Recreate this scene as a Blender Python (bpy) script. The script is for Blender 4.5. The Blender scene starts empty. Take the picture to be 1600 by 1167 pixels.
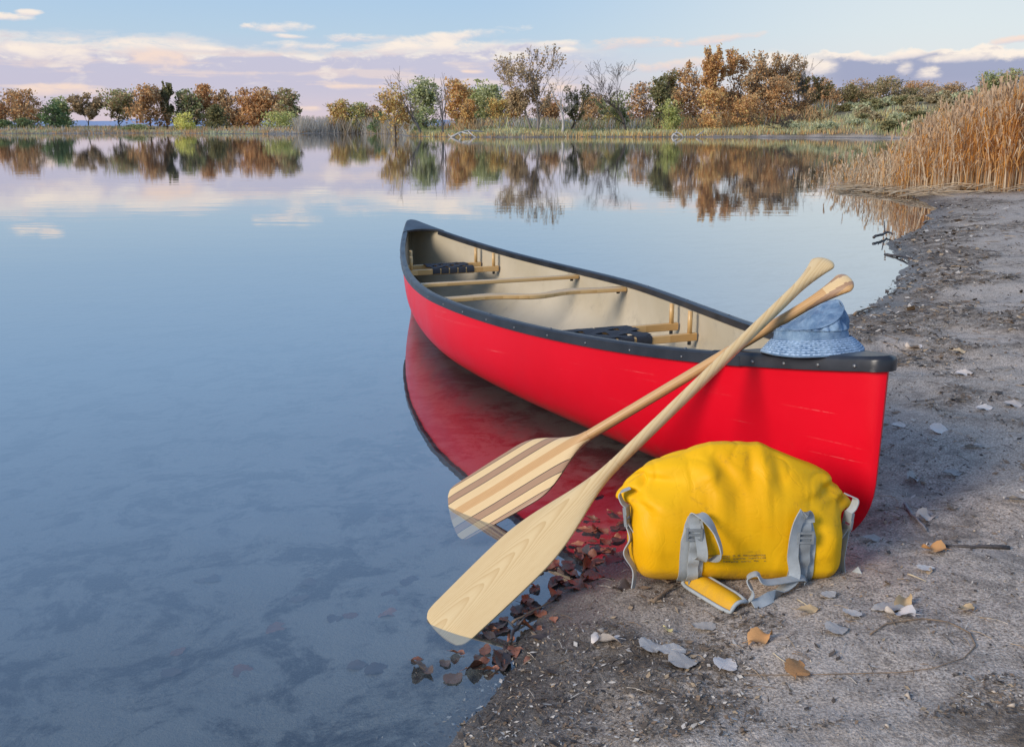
import bpy, math, random
import numpy as np
from mathutils import Vector, Matrix, Euler, noise as mnoise
from mathutils.bvhtree import BVHTree

random.seed(7); RNG = np.random.default_rng(7)
SC = bpy.context.scene
COL = SC.collection
R = math.radians

# ------------------------------------------------------------------ camera
CAM_H = 1.1635
PITCH = R(12.546)
FPX = 1516.4                      # focal length in pixels of the 1600 px wide photograph
cam_d = bpy.data.cameras.new('camera'); cam = bpy.data.objects.new('camera', cam_d); COL.objects.link(cam)
cam.location = (0, 0, CAM_H); cam.rotation_euler = (R(90) - PITCH, 0, 0)
cam_d.sensor_fit = 'HORIZONTAL'; cam_d.sensor_width = 36.0; cam_d.lens = FPX / 1600 * 36.0
cam_d.shift_y = -50.0 / 1600; cam_d.clip_start = 0.05; cam_d.clip_end = 30000
SC.camera = cam

def ray(px, py):
    xc = (px - 800) / FPX; yc = (py - 533.5) / FPX
    return np.array([xc, math.cos(PITCH) - yc * math.sin(PITCH), -math.sin(PITCH) - yc * math.cos(PITCH)])
def at_z(px, py, z=0.0):
    d = ray(px, py); return np.array([0, 0, CAM_H]) + d * ((z - CAM_H) / d[2])
def at_d(px, py, D):
    d = ray(px, py); return np.array([0, 0, CAM_H]) + d * (D / d[1])
def azel(px, py):
    d = ray(px, py); d = d / np.linalg.norm(d)
    return math.degrees(math.atan2(d[0], d[1])), math.degrees(math.asin(d[2]))

# ------------------------------------------------------------------ node helpers
def lin(r, g, b):
    f = lambda c: ((c / 255 + 0.055) / 1.055) ** 2.4 if c > 10.3 else c / 255 / 12.92
    return (f(r), f(g), f(b), 1.0)

class NX:
    """a float socket that understands arithmetic"""
    tree = None
    def __init__(s, sock): s.s = sock
    @staticmethod
    def op(o, *a, clamp=False):
        n = NX.tree.nodes.new('ShaderNodeMath'); n.operation = o; n.use_clamp = clamp
        for i, x in enumerate(a):
            if isinstance(x, NX): NX.tree.links.new(x.s, n.inputs[i])
            else: n.inputs[i].default_value = x
        return NX(n.outputs[0])
    def __add__(s, o): return NX.op('ADD', s, o)
    __radd__ = __add__
    def __sub__(s, o): return NX.op('SUBTRACT', s, o)
    def __rsub__(s, o): return NX.op('SUBTRACT', o, s)
    def __mul__(s, o): return NX.op('MULTIPLY', s, o)
    __rmul__ = __mul__
    def __truediv__(s, o): return NX.op('DIVIDE', s, o)
def smooth(x, a, b, lo=0.0, hi=1.0):
    n = NX.tree.nodes.new('ShaderNodeMapRange'); n.interpolation_type = 'SMOOTHSTEP'
    NX.tree.links.new(x.s, n.inputs[0])
    for i, v in enumerate((a, b, lo, hi)): n.inputs[i + 1].default_value = v
    return NX(n.outputs[0])
def nnoise(vec, scale=1.0, detail=4.0, rough=0.55, dist=0.0):
    n = NX.tree.nodes.new('ShaderNodeTexNoise')
    if vec is not None: NX.tree.links.new(vec, n.inputs['Vector'])
    n.inputs['Scale'].default_value = scale; n.inputs['Detail'].default_value = detail
    n.inputs['Roughness'].default_value = rough; n.inputs['Distortion'].default_value = dist
    return NX(n.outputs[0])
def nvec(x, y, z=0.0):
    n = NX.tree.nodes.new('ShaderNodeCombineXYZ')
    for i, v in enumerate((x, y, z)):
        if isinstance(v, NX): NX.tree.links.new(v.s, n.inputs[i])
        else: n.inputs[i].default_value = v
    return n.outputs[0]
def nmix(fac, a, b, mode='MIX'):
    n = NX.tree.nodes.new('ShaderNodeMix'); n.data_type = 'RGBA'; n.blend_type = mode
    for i, v in ((0, fac), (6, a), (7, b)):
        if isinstance(v, NX): NX.tree.links.new(v.s, n.inputs[i])
        elif hasattr(v, 'links') or isinstance(v, bpy.types.NodeSocket): NX.tree.links.new(v, n.inputs[i])
        else: n.inputs[i].default_value = v
    return n.outputs[2]
def nramp(x, stops):
    n = NX.tree.nodes.new('ShaderNodeValToRGB'); NX.tree.links.new(x.s, n.inputs[0])
    e = n.color_ramp.elements
    while len(e) < len(stops): e.new(0.5)
    for k, (p, c) in zip(e, stops): k.position = p; k.color = c
    return n.outputs[0]

# ------------------------------------------------------------------ sky and sun
SUN_DIR = Vector((-0.76, -0.54, 0.42)).normalized()      # behind the photographer's left shoulder, low
world = bpy.data.worlds.new('World'); SC.world = world; world.use_nodes = True
def build_world():
    t = world.node_tree; t.nodes.clear(); NX.tree = t
    tc = t.nodes.new('ShaderNodeTexCoord')
    sep = t.nodes.new('ShaderNodeSeparateXYZ'); t.links.new(tc.outputs['Generated'], sep.inputs[0])
    dx, dy, dz = (NX(o) for o in sep.outputs)
    az = NX.op('ARCTAN2', dx, dy) * 57.2958
    el = NX.op('ARCSINE', dz) * 57.2958
    sky = t.nodes.new('ShaderNodeTexSky'); sky.sky_type = 'NISHITA'; sky.sun_disc = False
    sky.sun_elevation = math.asin(SUN_DIR.z); sky.sun_rotation = math.atan2(SUN_DIR.x, SUN_DIR.y)
    sky.air_density = 1.2; sky.dust_density = 1.0; sky.ozone_density = 2.0
    elr = NX.op('SQRT', NX.op('MAXIMUM', el, 0.0) / 90.0)
    P = lambda d: math.sqrt(d / 90)
    left = nramp(elr, [(0, lin(224, 203, 212)), (P(1.2), lin(218, 204, 216)), (P(2.6), lin(203, 205, 222)), (P(5), lin(181, 206, 229)),
                       (P(7.5), lin(170, 201, 232)), (P(13), lin(164, 202, 243)), (P(22), lin(154, 193, 242)), (P(40), lin(132, 166, 215)), (1, lin(124, 156, 208))])
    right = nramp(elr, [(0, lin(216, 206, 216)), (P(1.5), lin(222, 216, 220)), (P(3), lin(224, 227, 231)), (P(5), lin(220, 229, 234)),
                        (P(7.5), lin(216, 227, 235)), (P(13), lin(212, 227, 243)), (P(22), lin(184, 211, 244)), (P(40), lin(140, 175, 225)), (1, lin(124, 159, 214))])
    base = nmix(smooth(NX.op('ABSOLUTE', az - 32), 36, 8), left, right)
    # clouds: bank along the horizon, ragged cream tops, lavender bodies
    n1 = nnoise(nvec(az * 0.16, el * 0.75, 1.7), 1.0, 5, 0.6)
    n2 = nnoise(nvec(az * 0.42, el * 1.1, 7.3), 1.0, 5, 0.62, 0.3)
    n3 = nnoise(nvec(az * 0.10, el * 1.9, 3.1), 1.0, 3, 0.5)
    cream, peach, lav, dark = lin(255, 240, 228), lin(248, 222, 210), lin(198, 193, 217), lin(150, 156, 192)
    col = base
    winA = smooth(NX.op('ABSOLUTE', az + 60), 68, 60)
    dA = 4.6 - el + (n1 - 0.5) * 2.2 + (n2 - 0.5) * 1.4
    aA = smooth(dA, -0.1, 0.75) * smooth(el, 0.5, 2.4, 0.1, 0.85) * winA
    cA = nmix(smooth(dA + (n2 - 0.5) * 2.8, 0.15, 1.05), cream, lav)
    cA = nmix(smooth(n3 + (n2 - 0.5) * 0.6, 0.50, 0.66) * 0.55, cA, peach)
    cA = nmix(smooth(n2, 0.56, 0.70) * smooth(el, 1.6, 3.0) * 0.55, cA, cream)
    col = nmix(aA, col, cA)
    winB = smooth(NX.op('ABSOLUTE', az - 38), 24.5, 19.5)
    n4 = nnoise(nvec(az * 0.62, el * 1.0, 12.3), 1.0, 6, 0.62, 0.15)
    dB = 3.9 - el + (n4 - 0.5) * 1.5
    aB = smooth(dB, 0.0, 0.22) * smooth(el, 0.8, 2.0, 0.35, 0.95) * winB
    cB = nmix(smooth(dB + (n2 - 0.5) * 1.5, 0.1, 0.75), cream, dark)
    cB = nmix(smooth(el, 2.6, 1.2), cB, lin(178, 178, 208))
    col = nmix(aB, col, cB)
    # single clouds: centre, half width, half height (pixels of the photograph turned into degrees), tilt, tint
    CL = [(435, 43, 62, 9, 0, 0), (384, 41, 12, 5, 0, 0), (455, 57, 34, 4, .05, 0), (545, 58, 50, 9, 0, 0), (12, 27, 30, 6, 0, 0), (42, 20, 18, 5, 0, 0),
          (720, 56, 100, 10, -.09, 0), (680, 74, 120, 11, -.04, 0), (868, 69, 42, 7, -.05, 0), (887, 78, 16, 5, 0, 0), (990, 68, 80, 10, -.03, 1), (1130, 61, 70, 9, -.10, 1),
          (1065, 102, 90, 11, -.05, 1), (1200, 97, 42, 20, 0, 0), (1258, 102, 45, 15, 0, 0), (50, 80, 75, 14, 0, 0), (105, 80, 36, 18, 0, 0), (225, 72, 80, 13, -.03, 0),
          (250, 92, 75, 18, 0, 1), (560, 136, 50, 4, 0, 1), (740, 113, 22, 4, 0, 1), (95, 142, 85, 10, 0, 1), (485, 170, 30, 5, 0, 1), (870, 140, 75, 10, -.06, 1),
          (1400, 86, 42, 8, -.08, 0), (1505, 91, 50, 7, -.04, 0), (1450, 115, 20, 11, 0, 0), (1415, 108, 14, 10, 0, 0), (1350, 90, 24, 6, 0, 0), (1590, 62, 35, 6, -.1, 1), (470, 72, 60, 8, 0, 0), (300, 76, 55, 7, 0, 0)]
    for (px, py, hw, hh, tilt, tint) in CL:
        a0, e0 = azel(px, py); w = math.degrees(hw / FPX); h = math.degrees(hh / FPX)
        u = az - a0; v = el - e0 + u * tilt
        q = (u / w) * (u / w) + (v / h) * (v / h)
        d = 1.0 - q + (n2 - 0.5) * 3.6 + (n4 - 0.5) * 1.6
        m = smooth(d, -0.1, 1.3) * 0.95
        c = nmix(smooth(v / h + (n2 - 0.5) * 2, 0.5, -1.3) * (0.7 if not tint else 0.9), cream if not tint else peach, lav)
        col = nmix(m, col, c)
    scaled = t.nodes.new('ShaderNodeVectorMath'); scaled.operation = 'SCALE'; t.links.new(col, scaled.inputs[0]); scaled.inputs['Scale'].default_value = 10.0
    mixed = nmix(0.12, scaled.outputs[0], sky.outputs[0])
    bg = t.nodes.new('ShaderNodeBackground'); bg.inputs[1].default_value = 0.1; t.links.new(mixed, bg.inputs[0])
    out = t.nodes.new('ShaderNodeOutputWorld'); t.links.new(bg.outputs[0], out.inputs[0])
build_world()
world.cycles.sampling_method = 'MANUAL'; world.cycles.sample_map_resolution = 512

sun_d = bpy.data.lights.new('sun', 'SUN'); sun_d.energy = 3.1; sun_d.angle = R(24); sun_d.color = (1.0, 0.90, 0.78)
sun = bpy.data.objects.new('sun', sun_d); COL.objects.link(sun)
sun.rotation_euler = (-SUN_DIR).to_track_quat('-Z', 'Y').to_euler(); sun.location = (-20, -20, 15)

vs = SC.view_settings; vs.view_transform = 'Standard'; vs.look = 'None'; vs.exposure = 0.07; vs.gamma = 1.0; vs.use_curve_mapping = False
SC.cycles.max_bounces = 8; SC.cycles.transparent_max_bounces = 12; SC.cycles.caustics_reflective = False; SC.cycles.caustics_refractive = False

# ------------------------------------------------------------------ object helpers
def tag(o, label=None, cat=None, group=None, kind=None):
    if label: o['label'] = label
    if cat: o['category'] = cat
    if group: o['group'] = group
    if kind: o['kind'] = kind
    return o
def empty(name, loc, rot=(0, 0, 0)):
    o = bpy.data.objects.new(name, None); COL.objects.link(o); o.location = Vector(loc); o.rotation_euler = rot; o.empty_display_size = 0.1
    return o

class MB:
    """collects geometry; build() links it as ONE mesh object"""
    def __init__(s): s.v = []; s.f = []; s.m = []; s.g = []
    def add(s, vs, fs, mi=0, g=None):
        k = len(s.v); s.v.extend([tuple(map(float, p)) for p in vs]); s.f.extend([tuple(i + k for i in q) for q in fs]); s.m.extend([mi] * len(fs))
        s.g.extend([tuple(map(float, p)) for p in (g if g is not None else vs)])
    def grid(s, P, cu=False, cv=False, mi=0, flip=False, G=None):
        P = np.asarray(P, float); nu, nv = P.shape[:2]; fs = []
        for i in range(nu if cu else nu - 1):
            for j in range(nv if cv else nv - 1):
                a, b, c, d = i * nv + j, ((i + 1) % nu) * nv + j, ((i + 1) % nu) * nv + (j + 1) % nv, i * nv + (j + 1) % nv
                fs.append((a, d, c, b) if flip else (a, b, c, d))
        s.add(P.reshape(-1, 3), fs, mi, None if G is None else np.asarray(G, float).reshape(-1, 3))
    def tube(s, pts, rad, n=6, mi=0, cap=True, sx=1.0, up=None, g=False):
        pts = [np.array(p, float) for p in pts]
        if not hasattr(rad, '__len__'): rad = [rad] * len(pts)
        ref = np.array(up, float) if up is not None else None
        rings = []; G = []; L = 0
        for i, p in enumerate(pts):
            d = pts[min(i + 1, len(pts) - 1)] - pts[max(i - 1, 0)]; d = d / (np.linalg.norm(d) + 1e-12)
            if ref is None: ref = np.array([0, 0, 1.0]) if abs(d[2]) < 0.9 else np.array([1.0, 0, 0])
            a = ref - d * ref.dot(d); a /= np.linalg.norm(a) + 1e-12; b = np.cross(d, a); 
            if up is None: ref = a
            if i: L += np.linalg.norm(p - pts[i - 1])
            rings.append([p + rad[i] * (sx * math.cos(t) * b + math.sin(t) * a) for t in [2 * math.pi * k / n for k in range(n)]])
            G.append([(rad[i] * math.cos(2 * math.pi * k / n), L, rad[i] * math.sin(2 * math.pi * k / n)) for k in range(n)])
        k0 = len(s.v); s.grid(rings, cv=True, mi=mi, G=G if g else None)
        if cap:
            s.f.append(tuple(k0 + j for j in range(n))); s.m.append(mi)
            e = k0 + (len(pts) - 1) * n; s.f.append(tuple(e + n - 1 - j for j in range(n))); s.m.append(mi)
    def box(s, c, ax, ay, az, mi=0):
        c, ax, ay, az = (np.array(q, float) for q in (c, ax, ay, az))
        vs = [c + i * ax + j * ay + k * az for k in (-1, 1) for j in (-1, 1) for i in (-1, 1)]
        s.add(vs, [(0, 2, 3, 1), (4, 5, 7, 6), (0, 1, 5, 4), (2, 6, 7, 3), (0, 4, 6, 2), (1, 3, 7, 5)], mi)
    def ribbon(s, pts, wid, nor, th=0.002, mi=0):
        """strap: pts centre line, wid half-width vector (or list), nor normal vector (or list)"""
        pts = [np.array(p, float) for p in pts]; n = len(pts)
        W = [np.array(wid[i] if np.ndim(wid) == 2 else wid, float) for i in range(n)]
        N = [np.array(nor[i] if np.ndim(nor) == 2 else nor, float) for i in range(n)]
        rings = [[p - w - q * th / 2, p + w - q * th / 2, p + w + q * th / 2, p - w + q * th / 2] for p, w, q in zip(pts, W, N)]
        k0 = len(s.v); s.grid(rings, cv=True, mi=mi)
        s.f.append((k0, k0 + 1, k0 + 2, k0 + 3)); s.m.append(mi); e = k0 + (n - 1) * 4; s.f.append((e + 3, e + 2, e + 1, e)); s.m.append(mi)
    def quads(s, V, mi=0):
        """V: n x 4 x 3 array of loose quads"""
        V = np.asarray(V, float); k = len(s.v); n = len(V)
        L = [tuple(p) for p in V.reshape(-1, 3).tolist()]
        s.v.extend(L); s.g.extend(L); s.f.extend([(k + 4 * i, k + 4 * i + 1, k + 4 * i + 2, k + 4 * i + 3) for i in range(n)]); s.m.extend([mi] * n)
    def mesh(s, name, mats, origin=(0, 0, 0), smooth=True, g=False):
        me = bpy.data.meshes.new(name); o = np.array(origin, float)
        V = np.array(s.v, float).reshape(-1, 3) - o
        me.from_pydata(V.tolist(), [], s.f)
        for m in (mats if isinstance(mats, (list, tuple)) else [mats]): me.materials.append(m)
        if any(s.m): me.polygons.foreach_set('material_index', s.m)
        if smooth: me.polygons.foreach_set('use_smooth', [True] * len(s.f))
        if g:
            a = me.attributes.new('grain', 'FLOAT_VECTOR', 'POINT'); a.data.foreach_set('vector', np.array(s.g, np.float32).ravel())
        me.update(); return me
    def build(s, name, mats, parent=None, origin=(0, 0, 0), smooth=True, g=False, sharp=None):
        me = s.mesh(name, mats, origin, smooth, g)
        if sharp is not None: me.set_sharp_from_angle(angle=R(sharp))
        o = bpy.data.objects.new(name, me); COL.objects.link(o)
        if parent is not None: o.parent = parent
        else: o.location = origin
        return o

def mat(name):
    m = bpy.data.materials.new(name); m.use_nodes = True; t = m.node_tree; NX.tree = t
    return m, t, t.nodes['Principled BSDF']
def coords(t, kind='Object', scale=(1, 1, 1)):
    tc = t.nodes.new('ShaderNodeTexCoord'); mp = t.nodes.new('ShaderNodeMapping'); t.links.new(tc.outputs[kind], mp.inputs[0]); mp.inputs['Scale'].default_value = scale
    return mp.outputs[0]
def grain_coords(t, scale=(1, 1, 1)):
    a = t.nodes.new('ShaderNodeAttribute'); a.attribute_name = 'grain'
    mp = t.nodes.new('ShaderNodeMapping'); t.links.new(a.outputs['Vector'], mp.inputs[0]); mp.inputs['Scale'].default_value = scale
    return mp.outputs[0]
def bump(t, h, b, strength=0.3, dist=0.01):
    n = t.nodes.new('ShaderNodeBump'); n.inputs['Strength'].default_value = strength; n.inputs['Distance'].default_value = dist
    t.links.new(h.s, n.inputs['Height']); t.links.new(n.outputs[0], b.inputs['Normal']); return n
def plain(name, col, rough=0.5, var=0.15, scale=8.0, bstr=0.0, metal=0.0, spec=0.5, coat=0.0):
    m, t, b = mat(name); c = coords(t)
    n = nnoise(c, scale, 5)
    d = tuple(x * (1 - var) for x in col[:3]) + (1,); l = tuple(min(1, x * (1 + var)) for x in col[:3]) + (1,)
    t.links.new(nmix(smooth(n, 0.3, 0.7), d, l), b.inputs['Base Color'])
    t.links.new((smooth(n, 0.3, 0.7, rough * 0.85, min(1, rough * 1.15))).s, b.inputs['Roughness'])
    b.inputs['Metallic'].default_value = metal; b.inputs['Specular IOR Level'].default_value = spec; b.inputs['Coat Weight'].default_value = coat
    if bstr: bump(t, nnoise(c, scale * 6, 4), b, bstr, 0.003)
    return m

# ------------------------------------------------------------------ ground
def hash2(ix, iy, seed):
    h = (ix.astype(np.int64) * 374761393 + iy.astype(np.int64) * 668265263 + seed * 69069) & 0xffffffff
    h = ((h ^ (h >> 13)) * 1274126177) & 0xffffffff
    return ((h ^ (h >> 16)) & 0xffff) / 65535.0
def vnoise(x, y, seed=0):
    x = np.asarray(x, float); y = np.asarray(y, float)
    ix = np.floor(x); iy = np.floor(y); fx = x - ix; fy = y - iy; fx = fx * fx * (3 - 2 * fx); fy = fy * fy * (3 - 2 * fy)
    a = hash2(ix, iy, seed); b = hash2(ix + 1, iy, seed); c = hash2(ix, iy + 1, seed); d = hash2(ix + 1, iy + 1, seed)
    return (a * (1 - fx) + b * fx) * (1 - fy) + (c * (1 - fx) + d * fx) * fy - 0.5
SHORE_PX = [(610, 1240), (655, 1195), (700, 1145), (745, 1105), (785, 1068), (800, 1045), (822, 1010), (838, 985), (868, 962), (893, 940), (925, 912), (950, 893), (985, 873), (1030, 842), (1100, 780), (1200, 660),
            (1262, 560), (1330, 490), (1352, 478), (1385, 452), (1420, 432), (1428, 416), (1400, 401), (1388, 390), (1392, 380), (1418, 366), (1440, 354), (1452, 344), (1440, 336), (1462, 326), (1440, 314), (1415, 300), (1405, 285),
            (1400, 270), (1402, 252), (1412, 236), (1424, 224), (1428, 217), (1330, 215.5), (1250, 215), (1130, 214.4), (1000, 214.6), (900, 214.5), (830, 214.8), (735, 214.8), (690, 214.4), (640, 213.5),
            (622, 210.5), (560, 208.6), (478, 208.8), (470, 209.6), (400, 209.7), (330, 209.2), (270, 208.8), (200, 208.5), (120, 208.9), (40, 209.1), (-40, 208.8), (-300, 208.6), (-900, 208.4)]
_s = [at_z(px, py)[:2] for px, py in SHORE_PX]
POLY = np.array([(0.3, -8), (-0.4, 0.6)] + _s + [(-420, 150), (-420, 900), (900, 900), (900, -8)])
def shore_dist(x, y):
    """signed distance to the water's edge, positive on land"""
    x = np.asarray(x, float); y = np.asarray(y, float)
    d2 = np.full(x.shape, 1e18); ins = np.zeros(x.shape, bool); n = len(POLY)
    for i in range(n):
        (ax, ay), (bx, by) = POLY[i], POLY[(i + 1) % n]
        ex, ey = bx - ax, by - ay; t = np.clip(((x - ax) * ex + (y - ay) * ey) / (ex * ex + ey * ey), 0, 1)
        d2 = np.minimum(d2, (x - ax - t * ex) ** 2 + (y - ay - t * ey) ** 2)
        if ay != by: ins ^= ((ay > y) != (by > y)) & (x < ex * (y - ay) / (by - ay) + ax)
    return np.where(ins, 1, -1) * np.sqrt(d2)
sg = lambda v: 1 / (1 + np.exp(-np.clip(v, -40, 40)))
def mulch(x, y):
    """0..1: where bark crumbs and rotten leaf lie thick on the sand"""
    x = np.asarray(x, float); y = np.asarray(y, float)
    v = vnoise(x * .8 + 3, y * 1.1, 51) * .9 + vnoise(x * 2.1, y * 2.7, 52) * .8 + vnoise(x * 5.5, y * 6.5, 53) * .5
    r = np.hypot(x, y); d = shore_dist(x, y)      # a wrack line follows the water's edge up the beach
    v = v + (.50 + .5 * vnoise(x * .7, y * .5, 54)) * np.exp(-((d - .38) / .34) ** 2) * np.clip((y - 5.2) / 1.5, 0, 1) * np.clip((y - 13) / -3, 0, 1) * (d > 0)
    return np.clip((v + .05 - .26 * np.clip((3.4 - r) / 1.2, 0, 1)) / .26, 0, 1)
def height(x, y, fine=True):
    x = np.asarray(x, float); y = np.asarray(y, float)
    d = shore_dist(x, y); r = np.hypot(x, y)
    d = d + (vnoise(x * 0.8 + y * 0.3, y * 0.8, 3) * 0.16 + vnoise(x * 2.3, y * 2.3 - x, 6) * 0.09 + vnoise(x * 6 + y * 2, y * 6, 4) * 0.05 + vnoise(x * 15, y * 15, 7) * 0.03) * np.clip(4 - r / 6, 0, 1) + vnoise(x * 0.15, y * 0.15, 5) * np.clip(r / 60, 0, 1) * 0.6
    land = 0.13 * (1 - np.exp(-np.maximum(d, 0) / 0.8)) + 0.034 * np.clip(d, 0, 16) * np.clip(1.25 - r / 150, 0.3, 1)
    wat = -(0.05 * (1 - np.exp(np.minimum(d, 0) / 0.35)) + 0.075 * np.clip(-d, 0, 22))
    z = np.where(d > 0, land, wat)
    z = z + 4.0 * sg((x - 37) / 5.0) * sg((y - 100) / 4.0) * (d > 0)
    near = np.clip(1.6 - r / 12, 0, 1)
    amp = np.where(d > 0, 1.0, 0.55) * (0.35 + 0.65 * np.clip(np.abs(d) / 0.25, 0, 1))
    z = z + amp * near * (vnoise(x * 2.6, y * 2.6, 11) * 0.030 + vnoise(x * 7, y * 7, 12) * 0.016)
    if fine:
        clod = np.clip(vnoise(x * 1.1, y * 1.3, 15) * 2 + 0.55, 0.15, 1.1)
        z = z + amp * near * clod * (vnoise(x * 17, y * 17, 13) * 0.011 + vnoise(x * 41, y * 41, 14) * 0.006)
    mu_ = mulch(x, y); z = z + (d > 0) * mu_ * (0.008 + 0.022 * np.clip(vnoise(x * 9, y * 9, 61) + vnoise(x * 23, y * 23, 62) * .6 + .1, 0, 1)) * np.clip(r / 5, .35, 1.4)
    # footprint pressed into the sand beside the bow
    for (fx, fy, fr, fd) in ((0.86, 2.62, 0.10, 0.055), (0.80, 2.78, 0.10, 0.04), (1.28, 2.80, 0.09, 0.030), (1.16, 2.68, 0.06, 0.018), (0.85, 2.02, 0.05, 0.010)):
        z = z - fd * np.exp(-((x - fx) ** 2 / (fr * 1.4) ** 2 + (y - fy) ** 2 / fr ** 2))
    z = z + np.clip(r / 40 - 0.5, 0, 1) * (d > 2) * vnoise(x * 0.12, y * 0.12, 21) * 0.5
    return z
def gz(x, y): return float(height(np.array([x]), np.array([y]))[0])
def gz_soft(x, y):
    """height under a footprint of a few centimetres"""
    q = np.linspace(-0.03, 0.03, 4); X, Y = np.meshgrid(x + q, y + q); return float(height(X.ravel(), Y.ravel()).mean())
def on_ground(px, py):
    """point of the ground seen at a pixel of the photograph"""
    z = 0.05
    for _ in range(12):
        p = at_z(px, py, z); z = 0.5 * z + 0.5 * max(gz(p[0], p[1]), -0.4)
    p = at_z(px, py, z); return np.array([p[0], p[1], gz(p[0], p[1])])

def axis_samples(lo, hi, step, far_lo, far_hi, grow):
    a = list(np.arange(lo, hi, step)); s = step
    v = a[-1]
    while v < far_hi: s = min(s * grow, 14); v += s; a.append(v)
    s = step; v = a[0]; pre = []
    while v > far_lo: s = min(s * grow, 14); v -= s; pre.append(v)
    return np.array(pre[::-1] + a)
def build_ground():
    xs = axis_samples(-0.9, 2.6, 0.0165, -430, 880, 1.045); ys = axis_samples(1.35, 4.6, 0.0165, -7, 880, 1.024)
    X, Y = np.meshgrid(xs, ys, indexing='ij'); H = height(X.ravel(), Y.ravel()).reshape(X.shape)
    nx, ny = X.shape; V = np.stack([X, Y, H], -1).reshape(-1, 3)
    i, j = np.meshgrid(np.arange(nx - 1), np.arange(ny - 1), indexing='ij'); a = (i * ny + j).ravel()
    F = np.stack([a, a + ny, a + ny + 1, a + 1], 1)
    me = bpy.data.meshes.new('ground'); me.vertices.add(len(V)); me.vertices.foreach_set('co', V.astype(np.float32).ravel())
    me.loops.add(F.size); me.loops.foreach_set('vertex_index', F.astype(np.int32).ravel())
    me.polygons.add(len(F)); me.polygons.foreach_set('loop_start', np.arange(0, F.size, 4, dtype=np.int32))
    me.polygons.foreach_set('use_smooth', np.ones(len(F), bool)); me.update(calc_edges=True)
    d = shore_dist(X.ravel(), Y.ravel()); r = np.hypot(X.ravel(), Y.ravel())
    veg = np.clip((d - 0.5) / np.where(r > 45, 1.0, 4.0), 0, 1) * np.clip((r - 22) / 12, 0, 1)
    at = me.attributes.new('veg', 'FLOAT', 'POINT'); at.data.foreach_set('value', veg.astype(np.float32))
    at = me.attributes.new('mulch', 'FLOAT', 'POINT'); at.data.foreach_set('value', mulch(X.ravel(), Y.ravel()).astype(np.float32))
    o = bpy.data.objects.new('ground', me); COL.objects.link(o); tag(o, kind='structure')
    m, t, b = mat('beach ground'); me.materials.append(m)
    geo = t.nodes.new('ShaderNodeNewGeometry'); pos = geo.outputs['Position']; sep = t.nodes.new('ShaderNodeSeparateXYZ'); t.links.new(pos, sep.inputs[0]); z = NX(sep.outputs[2])
    at = t.nodes.new('ShaderNodeAttribute'); at.attribute_name = 'veg'; vg = NX(at.outputs['Fac'])
    big = nnoise(pos, 1.3, 5, 0.6); mid = nnoise(pos, 14, 6, 0.7); fine = nnoise(pos, 170, 3, 0.7); crumb = nnoise(pos, 60, 4, 0.75, 0.6); streak = nnoise(pos, 5.5, 6, 0.72, 0.8)
    sand = nmix(smooth(fine, 0.30, 0.70), (0.195, 0.157, 0.126, 1), (0.67, 0.57, 0.475, 1))
    sand = nmix(smooth(crumb, 0.55, 0.68) * 0.75, sand, (0.10, 0.080, 0.066, 1))
    sand = nmix(smooth(mid, 0.42, 0.66) * smooth(big, 0.38, 0.62) * 0.65, sand, (0.115, 0.095, 0.080, 1))
    sand = nmix(smooth(streak, 0.54, 0.70) * 0.5, sand, (0.075, 0.062, 0.052, 1))
    sand = nmix(smooth(nnoise(pos, 2.2, 4, 0.6, 0.4), 0.50, 0.72) * 0.45, sand, (0.46, 0.41, 0.37, 1))
    am = t.nodes.new('ShaderNodeAttribute'); am.attribute_name = 'mulch'; mul = NX(am.outputs['Fac'])
    mk = mul * smooth(streak * 0.5 + crumb * 0.3 + mid * 0.2, 0.42, 0.56)
    sand = nmix(mk * 0.9, sand, nmix(smooth(crumb, .40, .62), (0.060, 0.046, 0.036, 1), (0.17, 0.125, 0.085, 1)))
    wet = smooth(z + (mid - 0.5) * 0.05 + (big - 0.5) * 0.05, 0.075, 0.010)
    sand = nmix(wet * 0.72, sand, (0.045, 0.040, 0.036, 1))
    # silt and weed on the lake bed
    weed = nnoise(pos, 3.2, 7, 0.74, 0.6) * 0.7 + nnoise(pos, 13, 5, 0.7, 0.3) * 0.3
    mud = nmix(smooth(weed, 0.47, 0.58), (0.25, 0.235, 0.205, 1), (0.020, 0.019, 0.018, 1))
    mud = nmix(smooth(fine, 0.45, 0.75) * 0.4, mud, (0.34, 0.33, 0.30, 1))
    bedf = smooth(z, 0.0, -0.03)
    base = nmix(bedf, sand, mud)
    gr = nnoise(pos, 0.35, 6, 0.7)
    grass = nmix(smooth(gr, 0.35, 0.65), (0.10, 0.085, 0.045, 1), (0.26, 0.215, 0.125, 1))
    base = nmix(vg * smooth(z, 0.02, 0.2), base, grass)
    t.links.new(base, b.inputs['Base Color'])
    t.links.new((smooth(wet, 0, 1, 0.95, 0.42)).s, b.inputs['Roughness']); b.inputs['Specular IOR Level'].default_value = 0.4
    hgt = fine * 0.35 + crumb * 0.5 + mid * 0.8 + mul * crumb * 1.2
    bump(t, hgt, b, 0.75, 0.012)
build_ground()

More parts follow.
